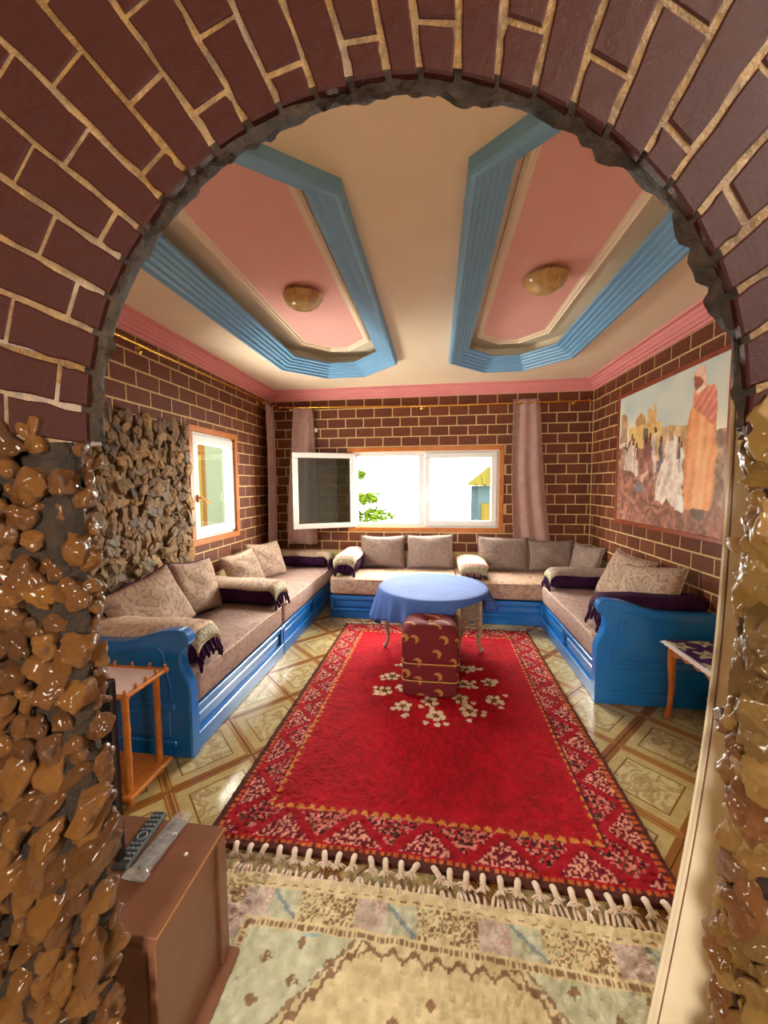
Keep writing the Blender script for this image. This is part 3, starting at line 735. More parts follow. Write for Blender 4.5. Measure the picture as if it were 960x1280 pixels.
# outdoors, seen through the windows
gd = MB(); gd.box(-14, 14, YB+1.0, 24, -3.2, -3.0, .01); tag(obj('ground_outside', gd, 'palewall'), kind='structure')
tr = thing('outdoor_tree', (-1.75, 9.6, -3.0), 'green leafy tree outside the open window sash', 'tree')
mb = MB(); mb.tube([(-1.75, 9.6, -3.0), (-1.8, 9.6, -1), (-1.95, 9.6, .6)], [.16, .12, .06], 10); obj('trunk', mb, 'trunk', tr, 60)
mb = MB(); rs = np.random.RandomState(5)
for cxy in ((-2.05, 1.75, .30), (-1.75, 1.15, .42), (-1.55, .72, .52), (-2.35, 1.2, .5), (-2.2, .6, .55), (-1.65, .3, .5)):
    for q in range(260):
        d = rs.normal(0, 1, 3); d /= np.linalg.norm(d); p = np.array([cxy[0], 9.6, cxy[1]])+d*cxy[2]*rs.uniform(.3, 1)*np.array([1, 1, .42])
        a = rs.uniform(0, 6.28); L_ = .20; u = np.array([math.cos(a), math.sin(a)*.6, rs.uniform(-.4, .4)])*L_; v = np.array([-math.sin(a)*.3, .3*math.cos(a), .35])*.14
        mb.add([p-u*.5, p+v*.5, p+u*.5, p-v*.5], [(0, 1, 2, 3)])
tag(obj('foliage', mb, 'leaf', tr, recalc=False), kind='stuff')
hs = thing('outdoor_house', (2.6, 12.6, -3.0), 'pale blue house with a tiled roof outside the closed sash', 'house')
mb = MB(); mb.box(1.28, 4.4, 12, 14.5, -3, 1.42, .01); obj('wall', mb, 'housewall', hs)
mb = MB(); mb.add([(1.08, 11.7, 1.44), (4.7, 11.7, 1.44), (4.7, 14.8, 1.44), (1.08, 14.8, 1.44), (2.2, 13.2, 2.45), (3.6, 13.2, 2.45)], [(0, 1, 5, 4), (1, 2, 5), (2, 3, 4, 5), (3, 0, 4), (3, 2, 1, 0)]); rf = obj('roof', mb, 'rooftile', hs)
for k in range(14):
    x = 1.2+k*.235; t_ = min(1, max(.0, (x-1.08)/1.12)) if x < 2.2 else 1
    mb = MB(); mb.tube([(x, 11.68, 1.46), (x, 11.7+1.5*t_, 1.46+1.01*t_)], .05, 6); obj('tile', mb, 'rooftile', rf)
mb = MB(); mb.box(1.36, 1.85, 11.93, 12.02, .2, .9, .02); wnd = obj('window', mb, 'rooftile', hs)
mb = MB(); mb.box(1.42, 1.79, 11.91, 11.95, .28, .82, .01); obj('pane', mb, 'yellowwall', wnd)
ow = thing('outdoor_wall', (-5.5, 8.3, -3), 'pale wall with yellow panel and orange post outside the side window', 'wall')
mb = MB(); mb.box(-5.6, -5.4, 8.40, 14, -3, 6, .01); obj('panel', mb, 'palewall', ow)
mb = MB(); mb.box(-5.6, -5.35, 6.0, 8.22, -3, 2.2, .01); obj('yellow_panel', mb, 'yellowwall', ow)
mb = MB(); mb.box(-5.5, -5.36, 8.23, 8.39, -3, 6, .02); obj('post', mb, 'orangepost', ow)

# ------------------------------------------------------------------ curtains and rods
def curtain(name, fn, nu, nv, mat, label, cat='curtain', th=.004, group=None):
    mb = MB(); mb.grid(nu, nv, fn); o = obj(name, mb, mat, None, 180)
    s_ = o.modifiers.new('thickness', 'SOLIDIFY'); s_.thickness = th; s_.offset = 0
    return tag(o, label, cat, group)
RZ = 2.475
def cpleat(x0t, x1t, x0b, x1b, z1, z0, y, n_, amp, seed):
    def fn(u, v):
        k = v**.8; x0 = x0t+(x0b-x0t)*k; x1 = x1t+(x1b-x1t)*k
        return (x0+(x1-x0)*u+.012*math.sin(5*v+seed), y-amp*(.6+.4*v)*math.sin(2*PI*n_*u+seed+.6*math.sin(3*v))-.012*math.sin(9*u+seed), z1+(z0-z1)*v)
    return fn
curtain('curtain', cpleat(-1.83, -1.60, -1.93, -1.54, 2.50, .73, YB-.085, 2.6, .022, 1), 60, 24, 'mauve', 'mauve curtain bunched behind the open window sash')
curtain('curtain', cpleat(.90, 1.20, .93, 1.37, 2.51, .735, YB-.085, 2.2, .022, 2.2), 64, 24, 'mauve', 'mauve curtain hanging between window and picture wall')
def cl(u, v):
    return (XL+.09+.022*math.sin(2*PI*2*u+.8)+.01*math.sin(4*v), 4.52+.22*u+.05*v*(u-.3), 2.535-1.80*v)
lc = curtain('curtain', cl, 50, 20, 'mauve', 'mauve curtain in the corner on the side wall rod')
def rod(path, label, fin):
    t = thing('curtain_rod', path[0], label, 'curtain rod', 'brass curtain rods')
    mb = MB(); mb.tube(path, .011, 10); obj('pole', mb, 'gold', t, 60)
    for p, d in fin:
        mb = MB(); mb.lathe([(.006, -.03), (.02, -.022), (.014, -.008), (.024, .01), (.016, .026), (.004, .034)], 12)
        dv = Vector(d); q = Vector((0, 0, 1)).rotation_difference(dv); mb.v = [tuple(q @ Vector(v)+Vector(p)) for v in mb.v]; obj('finial', mb, 'gold', t, 60)
    return t
def bracket(t, p, wallp):
    mb = MB(); mb.tube([wallp, p], .008, 8); d = (Vector(p)-Vector(wallp)).normalized()
    q = Vector((0, 0, 1)).rotation_difference(d); b2 = MB(); b2.lathe([(.028, 0), (.03, .006), (.02, .012), (.01, .018)], 12); mb.add([tuple(q @ Vector(v)+Vector(wallp)) for v in b2.v], b2.f)
    b3 = MB(); b3.lathe([(.012, -.012), (.017, -.004), (.017, .004), (.012, .012)], 12); mb.add([tuple(q @ Vector(v)+Vector(p)) for v in b3.v], b3.f)
    obj('bracket', mb, 'gold', t, 60)
yr = YB-.085
t = rod([(-1.98, yr, RZ+.03), (-.17, yr, RZ-.01), (1.72, yr, RZ-.01)], 'long brass curtain rod above the wide window', [((1.755, yr, RZ-.01), (1, 0, 0)), ((-2.0, yr, RZ+.03), (-1, 0, 0))])
for x in (-1.9, -.17, 1.62): bracket(t, (x, yr, RZ+(.027 if x < -1 else -.01)), (x, YB-.008, RZ+(.027 if x < -1 else -.01)))
xr = XL+.09
t = rod([(xr, 1.5, 2.50), (xr, 4.80, 2.52)], 'brass curtain rod along the stone clad side wall', [((xr, 4.82, 2.52), (0, 1, 0)), ((xr, 1.48, 2.5), (0, -1, 0))])
for y in (1.7, 2.62, 4.5): bracket(t, (xr, y, 2.505), (XL+.008, y, 2.505))
def eyelet(t_, p):
    mb = MB(); mb.tube([(p[0], p[1]+.02*math.cos(a), p[2]+.02*math.sin(a)) for a in np.linspace(0, 2*PI, 13)[:-1]], .004, 6, closed=True); obj('eyelet', mb, 'black', t_, 60)
eyelet(lc, (XL+.128, 4.60, 2.50))
# small white box with a cord beside the curtain
sw = thing('cord_box', (-1.555, YB-.008, 2.2), 'small white plastic box with cord on the dark bricks', 'switch')
mb = MB(); mb.box(-1.585, -1.53, YB-.035, YB-.007, 2.19, 2.245, .008); obj('housing', mb, 'pvc', sw)
mb = MB(); mb.tube([(-1.585, YB-.02, 2.46), (-1.588, YB-.02, 2.3), (-1.575, YB-.02, 2.22), (-1.57, YB-.02, .8)], .006, 6); obj('cord', mb, 'pvc', sw, 60)
# cream door curtain behind the right pier
def dc(u, v):
    zt = 2.32-2.30*v; fl = max(0, 1.62-zt)
    x0 = .548-.13*(fl/1.6)**2.0
    return (x0+(.86-x0)*u+.006*math.sin(9*v+3), .785+.022*math.sin(2*PI*3.2*u+.5+.5*v)+.012*math.sin(11*u+2*v), zt)
o = curtain('door_curtain', dc, 60, 40, 'white_cloth', 'cream door curtain hanging behind the rough stone pier')
mb = MB(); mb.tube([tuple(np.array(dc(.045, v))+np.array([0, -.004, 0])) for v in np.linspace(0, 1, 50)], .0014, 6); obj('seam', mb, 'tvwood', o, 60)
t = thing('door_curtain_rod', (.7, .785, 2.33), 'thin rod carrying the cream door curtain', 'curtain rod')
mb = MB(); mb.tube([(.44, .785, 2.33), (XR, .785, 2.33)], .01, 8); obj('pole', mb, 'gold', t, 60)
for x in (.47, 1.7):
    mb = MB(); mb.tube([(x, .785, 2.33), (x, YF-.002, 2.33)], .008, 8); obj('bracket', mb, 'gold', t, 60)

# ------------------------------------------------------------------ picture on the right wall
def paintcol(U, V):
    y = 4.165-U*(4.165-2.70); z = 1.145+V*(2.345-1.145)
    c = np.zeros((len(U), 3)); nz = lambda s_, k: vnoise(y+7, z+3, s_, k)
    n1, n2, n3 = nz(5, 1), nz(14, 2), nz(40, 3)
    sky = np.array([204, 206, 192])[None]*(1-n1[:, None]*.0)+(n1-.5)[:, None]*np.array([40, 26, 10])+(V-.7)[:, None]*np.array([-50, -20, 6])
    c[:] = sky
    yw = y+(n2-.5)*.03; zw = z+(nz(16, 8)-.5)*.03
    def fill(poly, col, var=26, s_=1.0):
        m_ = inpoly(yw, zw, poly); k = (n2-.5)*var*1.2+(n3-.5)*var
        c[m_] = (np.array(col)[None]+k[:, None]*np.array([1, .95, .85]))[m_]; return m_
    PO = {'man': [(3.01, 2.32), (3.06, 2.3), (3.05, 2.17), (3.07, 2.1), (3.1, 1.96), (3.12, 1.75), (3.12, 1.51), (3.11, 1.32), (3.01, 1.31), (2.85, 1.31), (2.82, 1.33), (2.79, 1.51), (2.8, 1.73), (2.81, 1.83), (2.81, 1.99), (2.83, 2.13), (2.92, 2.18)],
          'shawl': [(3.05, 2.13), (3.07, 2.07), (2.97, 1.99), (2.82, 1.88), (2.81, 1.99), (2.82, 2.11), (2.86, 2.16), (2.95, 2.17)],
          'turban': [(3.05, 2.31), (3.01, 2.325), (2.95, 2.31), (2.93, 2.26), (2.94, 2.22), (2.99, 2.24), (3.03, 2.26), (3.06, 2.28)],
          'face': [(3.06, 2.26), (3.06, 2.22), (3.04, 2.17), (3.0, 2.17), (2.96, 2.22)],
          'collar': [(3.04, 2.15), (3.03, 2.17), (2.95, 2.20), (2.92, 2.16), (3.0, 2.14)],
          'fort': [(3.97, 2.03), (3.85, 2.02), (3.86, 2.05), (3.76, 2.06), (3.67, 2.03), (3.45, 2.02), (3.42, 1.70), (3.67, 1.70), (3.97, 1.70)],
          'dome': [(3.86, 2.04), (3.83, 2.11), (3.77, 2.14), (3.7, 2.1), (3.67, 2.02)],
          'tower': [(3.65, 2.0), (3.66, 2.16), (3.61, 2.15), (3.61, 2.13), (3.57, 2.13), (3.58, 2.18), (3.53, 2.18), (3.52, 2.0)],
          'tower2': [(4.13, 1.9), (4.13, 2.17), (4.06, 2.18), (4.01, 2.14), (4.0, 1.9)],
          'hill': [(3.45, 1.95), (3.34, 1.97), (3.23, 1.96), (3.1, 1.92), (3.1, 1.7), (3.45, 1.7)],
          'woman': [(3.34, 1.9), (3.27, 1.9), (3.23, 1.84), (3.24, 1.79), (3.24, 1.71), (3.19, 1.64), (3.16, 1.51), (3.13, 1.44), (3.11, 1.3), (3.2, 1.32), (3.33, 1.39), (3.39, 1.34), (3.49, 1.37), (3.48, 1.52), (3.42, 1.67), (3.35, 1.72), (3.38, 1.78), (3.37, 1.85)],
          'kneel': [(3.71, 1.98), (3.64, 1.97), (3.61, 1.88), (3.61, 1.8), (3.54, 1.68), (3.51, 1.43), (3.61, 1.4), (3.7, 1.49), (3.81, 1.55), (3.75, 1.66), (3.83, 1.74), (3.8, 1.83), (3.7, 1.83)]}
    fill([(4.2, 1.86), (2.6, 1.86), (2.6, 1.1), (4.2, 1.1)], (150, 118, 98), 60)
    fill(PO['hill'], (196, 164, 120), 30); fill(PO['fort'], (208, 176, 112), 22); fill(PO['dome'], (182, 142, 96), 18); fill(PO['tower'], (196, 156, 98), 26); fill(PO['tower2'], (176, 140, 108), 30)
    for k in range(5): fill([(3.92-k*.1, 1.74), (3.92-k*.1, 1.82), (3.90-k*.1, 1.85), (3.88-k*.1, 1.82), (3.88-k*.1, 1.74)], (140, 100, 66), 10)
    rs = np.random.RandomState(3)
    for k in range(26):                       # crowd
        yy = rs.uniform(3.14, 4.13); z0 = rs.uniform(1.45, 1.6); hh = rs.uniform(.22, .36); ww = rs.uniform(.022, .045)
        col = [(206, 186, 178), (120, 86, 90), (98, 96, 124), (178, 132, 108), (222, 206, 192)][rs.randint(5)]
        fill([(yy-ww, z0), (yy+ww, z0), (yy+ww*.7, z0+hh*.8), (yy, z0+hh), (yy-ww*.7, z0+hh*.8)], col, 40)
        fill([(yy-.018, z0+hh*.92), (yy+.018, z0+hh*.92), (yy+.015, z0+hh*1.08), (yy-.015, z0+hh*1.08)], (96, 62, 52), 20)
    g = inpoly(y, z, [(4.2, 1.66), (3.9, 1.62), (3.7, 1.52), (3.5, 1.40), (3.1, 1.36), (2.6, 1.36), (2.6, 1.1), (4.2, 1.1)])
    sw_ = np.sin(9*(nz(5, 12)*2+nz(11, 13)))*nz(7, 15)*1.3
    gc = np.array([146, 102, 86])[None]+sw_[:, None]*np.array([26, 18, 14])+(n3-.5)[:, None]*40; c[g] = gc[g]
    fill(PO['kneel'], (150, 104, 92), 50); fill([(3.70, 1.99), (3.63, 1.99), (3.62, 1.92), (3.69, 1.9)], (112, 112, 84), 20); fill([(3.69, 1.91), (3.63, 1.92), (3.63, 1.86), (3.68, 1.85)], (88, 52, 44), 14)
    fill([(3.75, 1.56), (3.62, 1.64), (3.60, 1.60), (3.72, 1.50)], (196, 168, 146), 30); fill([(3.80, 1.52), (3.70, 1.52), (3.70, 1.42), (3.80, 1.42)], (112, 118, 128), 20)
    m_ = fill(PO['woman'], (222, 206, 192), 40)
    st = np.sin((y*60+z*14+n1*6)); c[m_] += (st*12)[m_][:, None]
    fill([(3.33, 1.91), (3.27, 1.91), (3.26, 1.83), (3.34, 1.84)], (176, 138, 112), 30); fill([(3.22, 1.40), (3.13, 1.42), (3.10, 1.30), (3.20, 1.30)], (236, 222, 208), 40)
    m_ = fill(PO['man'], (214, 146, 96), 20); st = np.sin(y*70+z*6+n1*4)
    c[m_] += (st*9)[m_][:, None]+(np.clip(1-abs(y-2.95)/.16, 0, 1)*26)[m_][:, None]
    m_ = fill(PO['shawl'], (206, 128, 108), 18); c[m_] += (np.sin((y+z)*80)*10)[m_][:, None]
    fill(PO['face'], (146, 80, 66), 14); fill(PO['collar'], (228, 206, 184), 14); fill(PO['turban'], (218, 178, 160), 34)
    fill([(3.02, 1.32), (2.88, 1.32), (2.86, 1.24), (3.0, 1.24)], (120, 98, 86), 20)
    return np.clip(c*1.1, 10, 250)
pic = thing('framed_picture', (XR-.008, 3.43, 1.12), 'large framed painting of a robed man before a desert fortress', 'picture')
py0, py1, pz0, pz1 = 2.70, 4.165, 1.145, 2.345
attr_grid('canvas', 230, 190, lambda U, V: (XR-.03+0*U, py1-U*(py1-py0), pz0+V*(pz1-pz0)), paintcol, 'paint', pic, tuple(-q for q in pic.location), thick=lambda t: t+np.array([.018, 0, 0]))
for p in fr(py0-.03, py1+.03, pz0-.03, pz1+.03, .035, .0085, .042, lambda u, d, z: (XR-d, u, z)): obj('frame', p, simple('frame_wood', (150, 70, 36), (130, 58, 28), 12, .4) if 'fw' not in M else M['fw'], pic)

# ------------------------------------------------------------------ sofas
ARM = [(0, 0), (0, .40), (.012, .44), (.045, .51), (.052, .565), (.045, .61), (.022, .632), (.004, .655), (.0, .685), (.012, .712), (.04, .728), (.085, .73), (.15, .722), (.23, .70), (.32, .668), (.40, .652), (.50, .648)]
def superloop(y0, y1, z0, z1, n_, e=5.0):
    out = []
    for k in range(n_):
        t_ = 2*PI*k/n_; c, s_ = math.cos(t_), math.sin(t_)
        out.append(((y0+y1)/2+(y1-y0)/2*math.copysign(abs(c)**(2/e), c), (z0+z1)/2+(z1-z0)/2*math.copysign(abs(s_)**(2/e), s_)))
    return out
def slab(x0, x1, y0, y1, z0, z1, e=6, seed=0, amp=.005, nx=40, n_=56):
    mb = MB(); lp = superloop(y0, y1, z0, z1, n_, e); cy, cz = (y0+y1)/2, (z0+z1)/2
    xs = [0, .004, .012, .025, .045]; xs = [x0+a for a in xs]+list(np.linspace(x0+.06, x1-.06, nx))+[x1-a for a in xs[::-1]]
    sc = [.86, .94, .97, .99, 1]; sc = sc+[1]*nx+sc[::-1]
    vs = []
    for x, k in zip(xs, sc):
        for (y, z) in lp:
            nzz = float(vnoise(np.array([x+seed*3.1]), np.array([y*1.1+z*2.3+5]), 7, seed)[0]-.5)*amp*2
            vs.append((x, cy+(y-cy)*k, cz+(z-cz)*k*(1)+nzz*(1 if z > cz else .2)))
    fs = []; m_ = len(xs)
    for i in range(m_-1):
        for k in range(n_): fs.append((i*n_+k, i*n_+(k+1) % n_, (i+1)*n_+(k+1) % n_, (i+1)*n_+k))
    fs.append(tuple(range(n_))); fs.append(tuple((m_-1)*n_+k for k in range(n_))[::-1])
    return mb.add(vs, fs)
SEAT, BASE = .465, .255
def sofa(label, L, dep, loc, rz, arm=None, panels=2, mat='brocade_seat', seed=0):
    t = thing('sofa', loc, label, 'sofa', 'blue Moroccan style sofas', rz); e0 = .05 if arm == 'start' else 0; e1 = L-(.05 if arm == 'end' else 0)
    mb = MB(); mb.box(.03 if arm == 'start' else 0, L-.03 if arm == 'end' else L, .02, dep, 0, BASE-.01, .004); obj('base', mb, 'blue', t)
    mb = MB(); mb.box(e0, e1, .0, .024, BASE-.045, BASE, .005); obj('top_rail', mb, 'blue', t)
    mb = MB(); mb.box(e0, e1, -.012, .024, .0, .095, .006); mb.box(e0, e1, -.018, .02, .088, .108, .006); obj('plinth', mb, 'blue', t)
    xs = np.linspace(e0, e1, panels+1)
    for k, x in enumerate(xs):
        a = min(max(x-.022, e0), e1-.044); mb = MB(); mb.box(a, a+.044, -.008, .024, .1, BASE-.004, .005); obj('stile', mb, 'blue', t)
    for k in range(panels):
        mb = MB(); mb.box(xs[k]+.06, xs[k+1]-.06, .008, .024, .128, BASE-.062, .008); obj('front_panel', mb, 'blue', t)
    m0 = .07 if arm == 'start' else .0; m1 = L-(.07 if arm == 'end' else 0)
    mt = obj('mattress', slab(m0, m1, -.012, dep-.01, BASE, SEAT, 7, seed, .006), mat, t, 180)
    mb = MB(); mb.tube([(x, -.006+.004*math.sin(x*9), SEAT-.022) for x in np.linspace(m0+.03, m1-.03, 30)], .006, 8); obj('piping', mb, 'brocade_cream', mt, 180)
    if arm:
        poly = [(a, b) for a, b in ARM]+[(dep, .648), (dep, 0)]
        x0, x1 = (0, .075) if arm == 'start' else (L-.075, L)
        mb = MB(); mb.prism(poly[::-1], lambda u, v, q: (q, u-.022, v), x0, x1, .008); ap = obj('arm_panel', mb, 'blue', t, 35)
        f = x0-.003 if arm == 'start' else x1+.003
        bead = [(f, .09, .34), (f, .09, .42), (f, .115, .50), (f, .125, .56), (f, .13, .605), (f, .16, .635), (f, .22, .632), (f, .32, .606), (f, .42, .592), (f, dep-.05, .588)]
        mb = MB(); mb.tube(bead, .007, 8); obj('bead', mb, 'blue', ap, 60)
        for zz, hh in ((.30, .03), (.085, .03)):
            mb = MB(); mb.box(f-.007, f+.007, .07, dep-.02, zz-hh/2, zz+hh/2, .005); obj('rail', mb, 'blue', ap)
        mb = MB(); mb.box(f-.004, f+.004, .10, dep-.05, .13, .26, .004); obj('lower_panel', mb, 'blue', ap)
    return t
sofa('blue sofa with scrolled arm along the stone clad side wall', 1.31, .80, (-1.35, 1.85, 0), R(90), 'start', 1, seed=1)
sofa('armless blue sofa below the small side window', 1.70, .80, (-1.35, 3.17, 0), R(90), None, 2, seed=2)
sofa('blue sofa under the open window sash', 1.42, .73, (-1.19, 4.15, 0), 0, None, 1, 'brocade_gold', seed=3)
sofa('blue sofa below the corner curtain beside the picture wall', 1.59, .73, (.235, 4.15, 0), 0, None, 1, 'brocade_gold', seed=4)
sofa('blue sofa with scrolled arm below the painting', 1.43, .73, (1.11, 4.13, 0), R(-90), 'end', 2, seed=5)

# ------------------------------------------------------------------ cushions and bolsters
def cushion(label, wd, ht, th, loc, yaw, tilt, roll=0, mat='brocade', seed=0, kids=True):
    N = 22; vs = []; fs = []; idx = {}
    rs = np.random.RandomState(seed+100); ph = rs.uniform(0, 6, 4)
    for sd in (-1, 1):
        for j in range(N+1):
            for i in range(N+1):
                edge = i in (0, N) or j in (0, N)
                if sd == 1 and edge: idx[sd, i, j] = idx[-1, i, j]; continue
                u, v = 2*i/N-1, 2*j/N-1
                x = wd/2*u*(1-.07*(1-v*v)); z = ht/2*v*(1-.07*(1-u*u))+ht/2*.98
                q = max(0, (1-u*u)*(1-v*v)); y = sd*th/2*q**.38
                y += sd*.012*q**.5*math.sin(5*u+ph[0]+2*v)*math.sin(4*v+ph[1]); z += -.03*ht*(1-u*u)*(v > 0)*v*.8*abs(math.sin(1.6*u+ph[2]))
                idx[sd, i, j] = len(vs); vs.append((x, y, z))
        for j in range(N):
            for i in range(N): fs.append((idx[sd, i, j], idx[sd, i+1, j], idx[sd, i+1, j+1], idx[sd, i, j+1]))
    mb = MB(); mb.add(vs, fs); me = mesh('cushion', mb, mat, 180)
    o = link('cushion', me, None, loc); o.rotation_mode = 'XYZ'
    o.rotation_euler = (Matrix.Rotation(yaw, 4, 'Z') @ Matrix.Rotation(-tilt, 4, 'X') @ Matrix.Rotation(roll, 4, 'Y')).to_euler()
    tag(o, label, 'cushion', 'brocade cushions on the sofas')
    rim = [idx[-1, i, 0] for i in range(N)]+[idx[-1, N, j] for j in range(N)]+[idx[-1, i, N] for i in range(N, 0, -1)]+[idx[-1, 0, j] for j in range(N, 0, -1)]
    mb = MB(); mb.tube([vs[k] for k in rim], .006, 6, closed=True); p = link('piping', mesh('piping', mb, 'purple' if kids == 'p' else mat, 180), o)
    return o
LX = XL+.30
cushion('large gold swirl cushion slumped beside the scrolled arm of the side sofa', .58, .46, .17, (LX+.02, 2.37, SEAT+.004), R(78), R(24), R(-12), 'brocade', 1, 'p')
cushion('upright swirl cushion resting against the stone cladding next to a bolster', .48, .46, .17, (LX-.02, 2.84, SEAT+.004), R(84), R(20), R(6), 'brocade', 2, 'p')
cushion('pale swirl cushion under the small side window', .44, .40, .16, (LX+.03, 3.58, SEAT+.004), R(72), R(24), R(-5), 'brocade', 3)
cushion('rounded swirl cushion in front of the corner curtain', .50, .42, .18, (LX+.04, 4.05, SEAT+.004), R(74), R(22), R(3), 'brocade', 4)
BY = YB-.22
cushion('taupe cushion below the open window sash next to a round bolster', .57, .41, .16, (-.665, BY, SEAT+.004), 0, R(14), 0, 'brocade_grey', 5)
cushion('taupe cushion under the middle of the wide window', .58, .43, .17, (-.065, BY, SEAT+.004), R(-3), R(14), R(-2), 'brocade_grey', 6)
cushion('taupe cushion under the closed window sash', .61, .41, .16, (.80, BY, SEAT+.004), 0, R(14), R(1), 'brocade_grey', 7)
cushion('taupe cushion below the hanging curtain end beside the corner', .54, .38, .15, (1.35, BY, SEAT+.004), 0, R(14), 0, 'brocade_grey', 8)
cushion('small taupe cushion tucked in the corner of the picture wall', .36, .36, .13, (1.63, BY-.17, SEAT+.004), R(-52), R(16), R(4), 'brocade_grey', 9)
cushion('ruffled swirl cushion under the painting by the far bolster', .47, .46, .16, (XR-.31, 3.55, SEAT+.004), R(-74), R(24), R(6), 'brocade', 10)
cushion('ruffled swirl cushion under the painting by the scrolled arm', .50, .46, .16, (XR-.33, 3.04, SEAT+.004), R(-70), R(26), R(-8), 'brocade', 11)

def bolster(label, L, wd, ht, loc, rz, covermat='brocade', tassels=9, body='purple', droop=.05, trim=True):
    """long arm cushion lying along local x; x=L is the free end towards the room"""
    t = thing('bolster', loc, label, 'bolster', 'fringed bolsters on the sofas', rz)
    n_ = 28; nx = 26; vs = []; fs = []
    def ring_(x, k, g=0.0):
        out = []
        for q in range(n_):
            a = 2*PI*q/n_; c, s_ = math.cos(a), math.sin(a)
            out.append((x, (wd/2+g)*k*math.copysign(abs(c)**.75, c), ht/2*k*math.copysign(abs(s_)**.72, s_)+ht/2+(g if s_ > 0 else 0)))
        return out
    xs = [0, .01, .03]+list(np.linspace(.05, L-.07, nx))+[L-.04, L-.018, L-.004, L]; ks = [.6, .88, .97]+[1]*nx+[.98, .92, .78, .55]
    for x, k in zip(xs, ks): vs += ring_(x, k)
    m_ = len(xs)
    for i in range(m_-1):
        for q in range(n_): fs.append((i*n_+q, i*n_+(q+1) % n_, (i+1)*n_+(q+1) % n_, (i+1)*n_+q))
    fs.append(tuple(range(n_))); fs.append(tuple((m_-1)*n_+q for q in range(n_)))
    mb = MB(); mb.add(vs, fs); obj('body', mb, body, t, 180)
    def cf(u, v):
        s_ = v*(L+.10); a = R(18+144*u); c, sn = math.cos(a), math.sin(a)
        x = min(s_, L-.03+.05*math.tanh(max(0, s_-L+.03)/.05)); dz = -max(0, s_-L+.03)*.75
        k = 1-.10*max(0, (s_-L+.06)/.1)
        return (x, (wd/2+.008)*k*math.copysign(abs(c)**.75, c), ht/2*math.copysign(abs(sn)**.72, sn)+ht/2+.010+.004*math.sin(14*s_+3*u)+dz)
    mb = MB(); mb.grid(20, 40, cf); cv = obj('cover', mb, covermat, t, 180)
    sm = cv.modifiers.new('thickness', 'SOLIDIFY'); sm.thickness = .006; sm.offset = 1
    if trim:
        mb = MB(); mb.grid(20, 5, lambda u, v: tuple(np.array(cf(u, .87+.12*v))+np.array([.007, 0, .004]))); tm = obj('trim', mb, 'green_trim', t, 180)
        sm = tm.modifiers.new('thickness', 'SOLIDIFY'); sm.thickness = .004
    for q in range(tassels):
        u = q/(tassels-1); p = cf(u, 1.0); ln = random.uniform(.07, .11); dx = random.uniform(-.004, .016); dy = random.uniform(-.012, .012)
        z1 = max(.012-.0, p[2]-ln)
        mb = MB(); mb.tube([p, (p[0]+.008, p[1]+dy*.4, p[2]-ln*.35), (p[0]+.010+dx, p[1]+dy, p[2]-ln*.75), (p[0]+.008+dx, p[1]+dy*1.4, p[2]-ln)], [.006, .008, .011, .006], 6); obj('tassel', mb, 'purple', t, 180)
    return t
bolster('brocade bolster with purple fringe behind the scrolled arm of the stone wall sofa', .74, .26, .215, (-2.10, 2.06, SEAT+.005), 0, 'brocade_cream')
bolster('brocade bolster with purple fringe dividing the two side wall sofas', .74, .27, .19, (-2.10, 3.20, SEAT+.005), R(-4), 'brocade')
bolster('brocade bolster with pale fringe at the corner end below the bunched curtain', .74, .24, .18, (-2.10, 4.70, SEAT+.005), 0, 'brocade')
bolster('cream bolster with purple fringe at the free end of the window sofa', .56, .27, .22, (-1.04, 4.80, SEAT+.005), R(-90), 'brocade_cream', 11)
bolster('low cream bolster between two window sofas behind the blue table', .52, .32, .15, (.42, 4.78, SEAT+.005), R(-90), 'brocade_cream', 7, 'brocade_gold', .03, True)
bolster('taupe bolster with purple fringe at the corner end of the picture wall sofa', .66, .25, .18, (1.80, 4.00, SEAT+.005), R(180), 'brocade_grey')
bolster('dark purple velvet bolster behind the scrolled arm under the painting', .64, .22, .24, (1.80, 2.89, SEAT+.005), R(180), 'purple', 7, 'purple', .03, False)

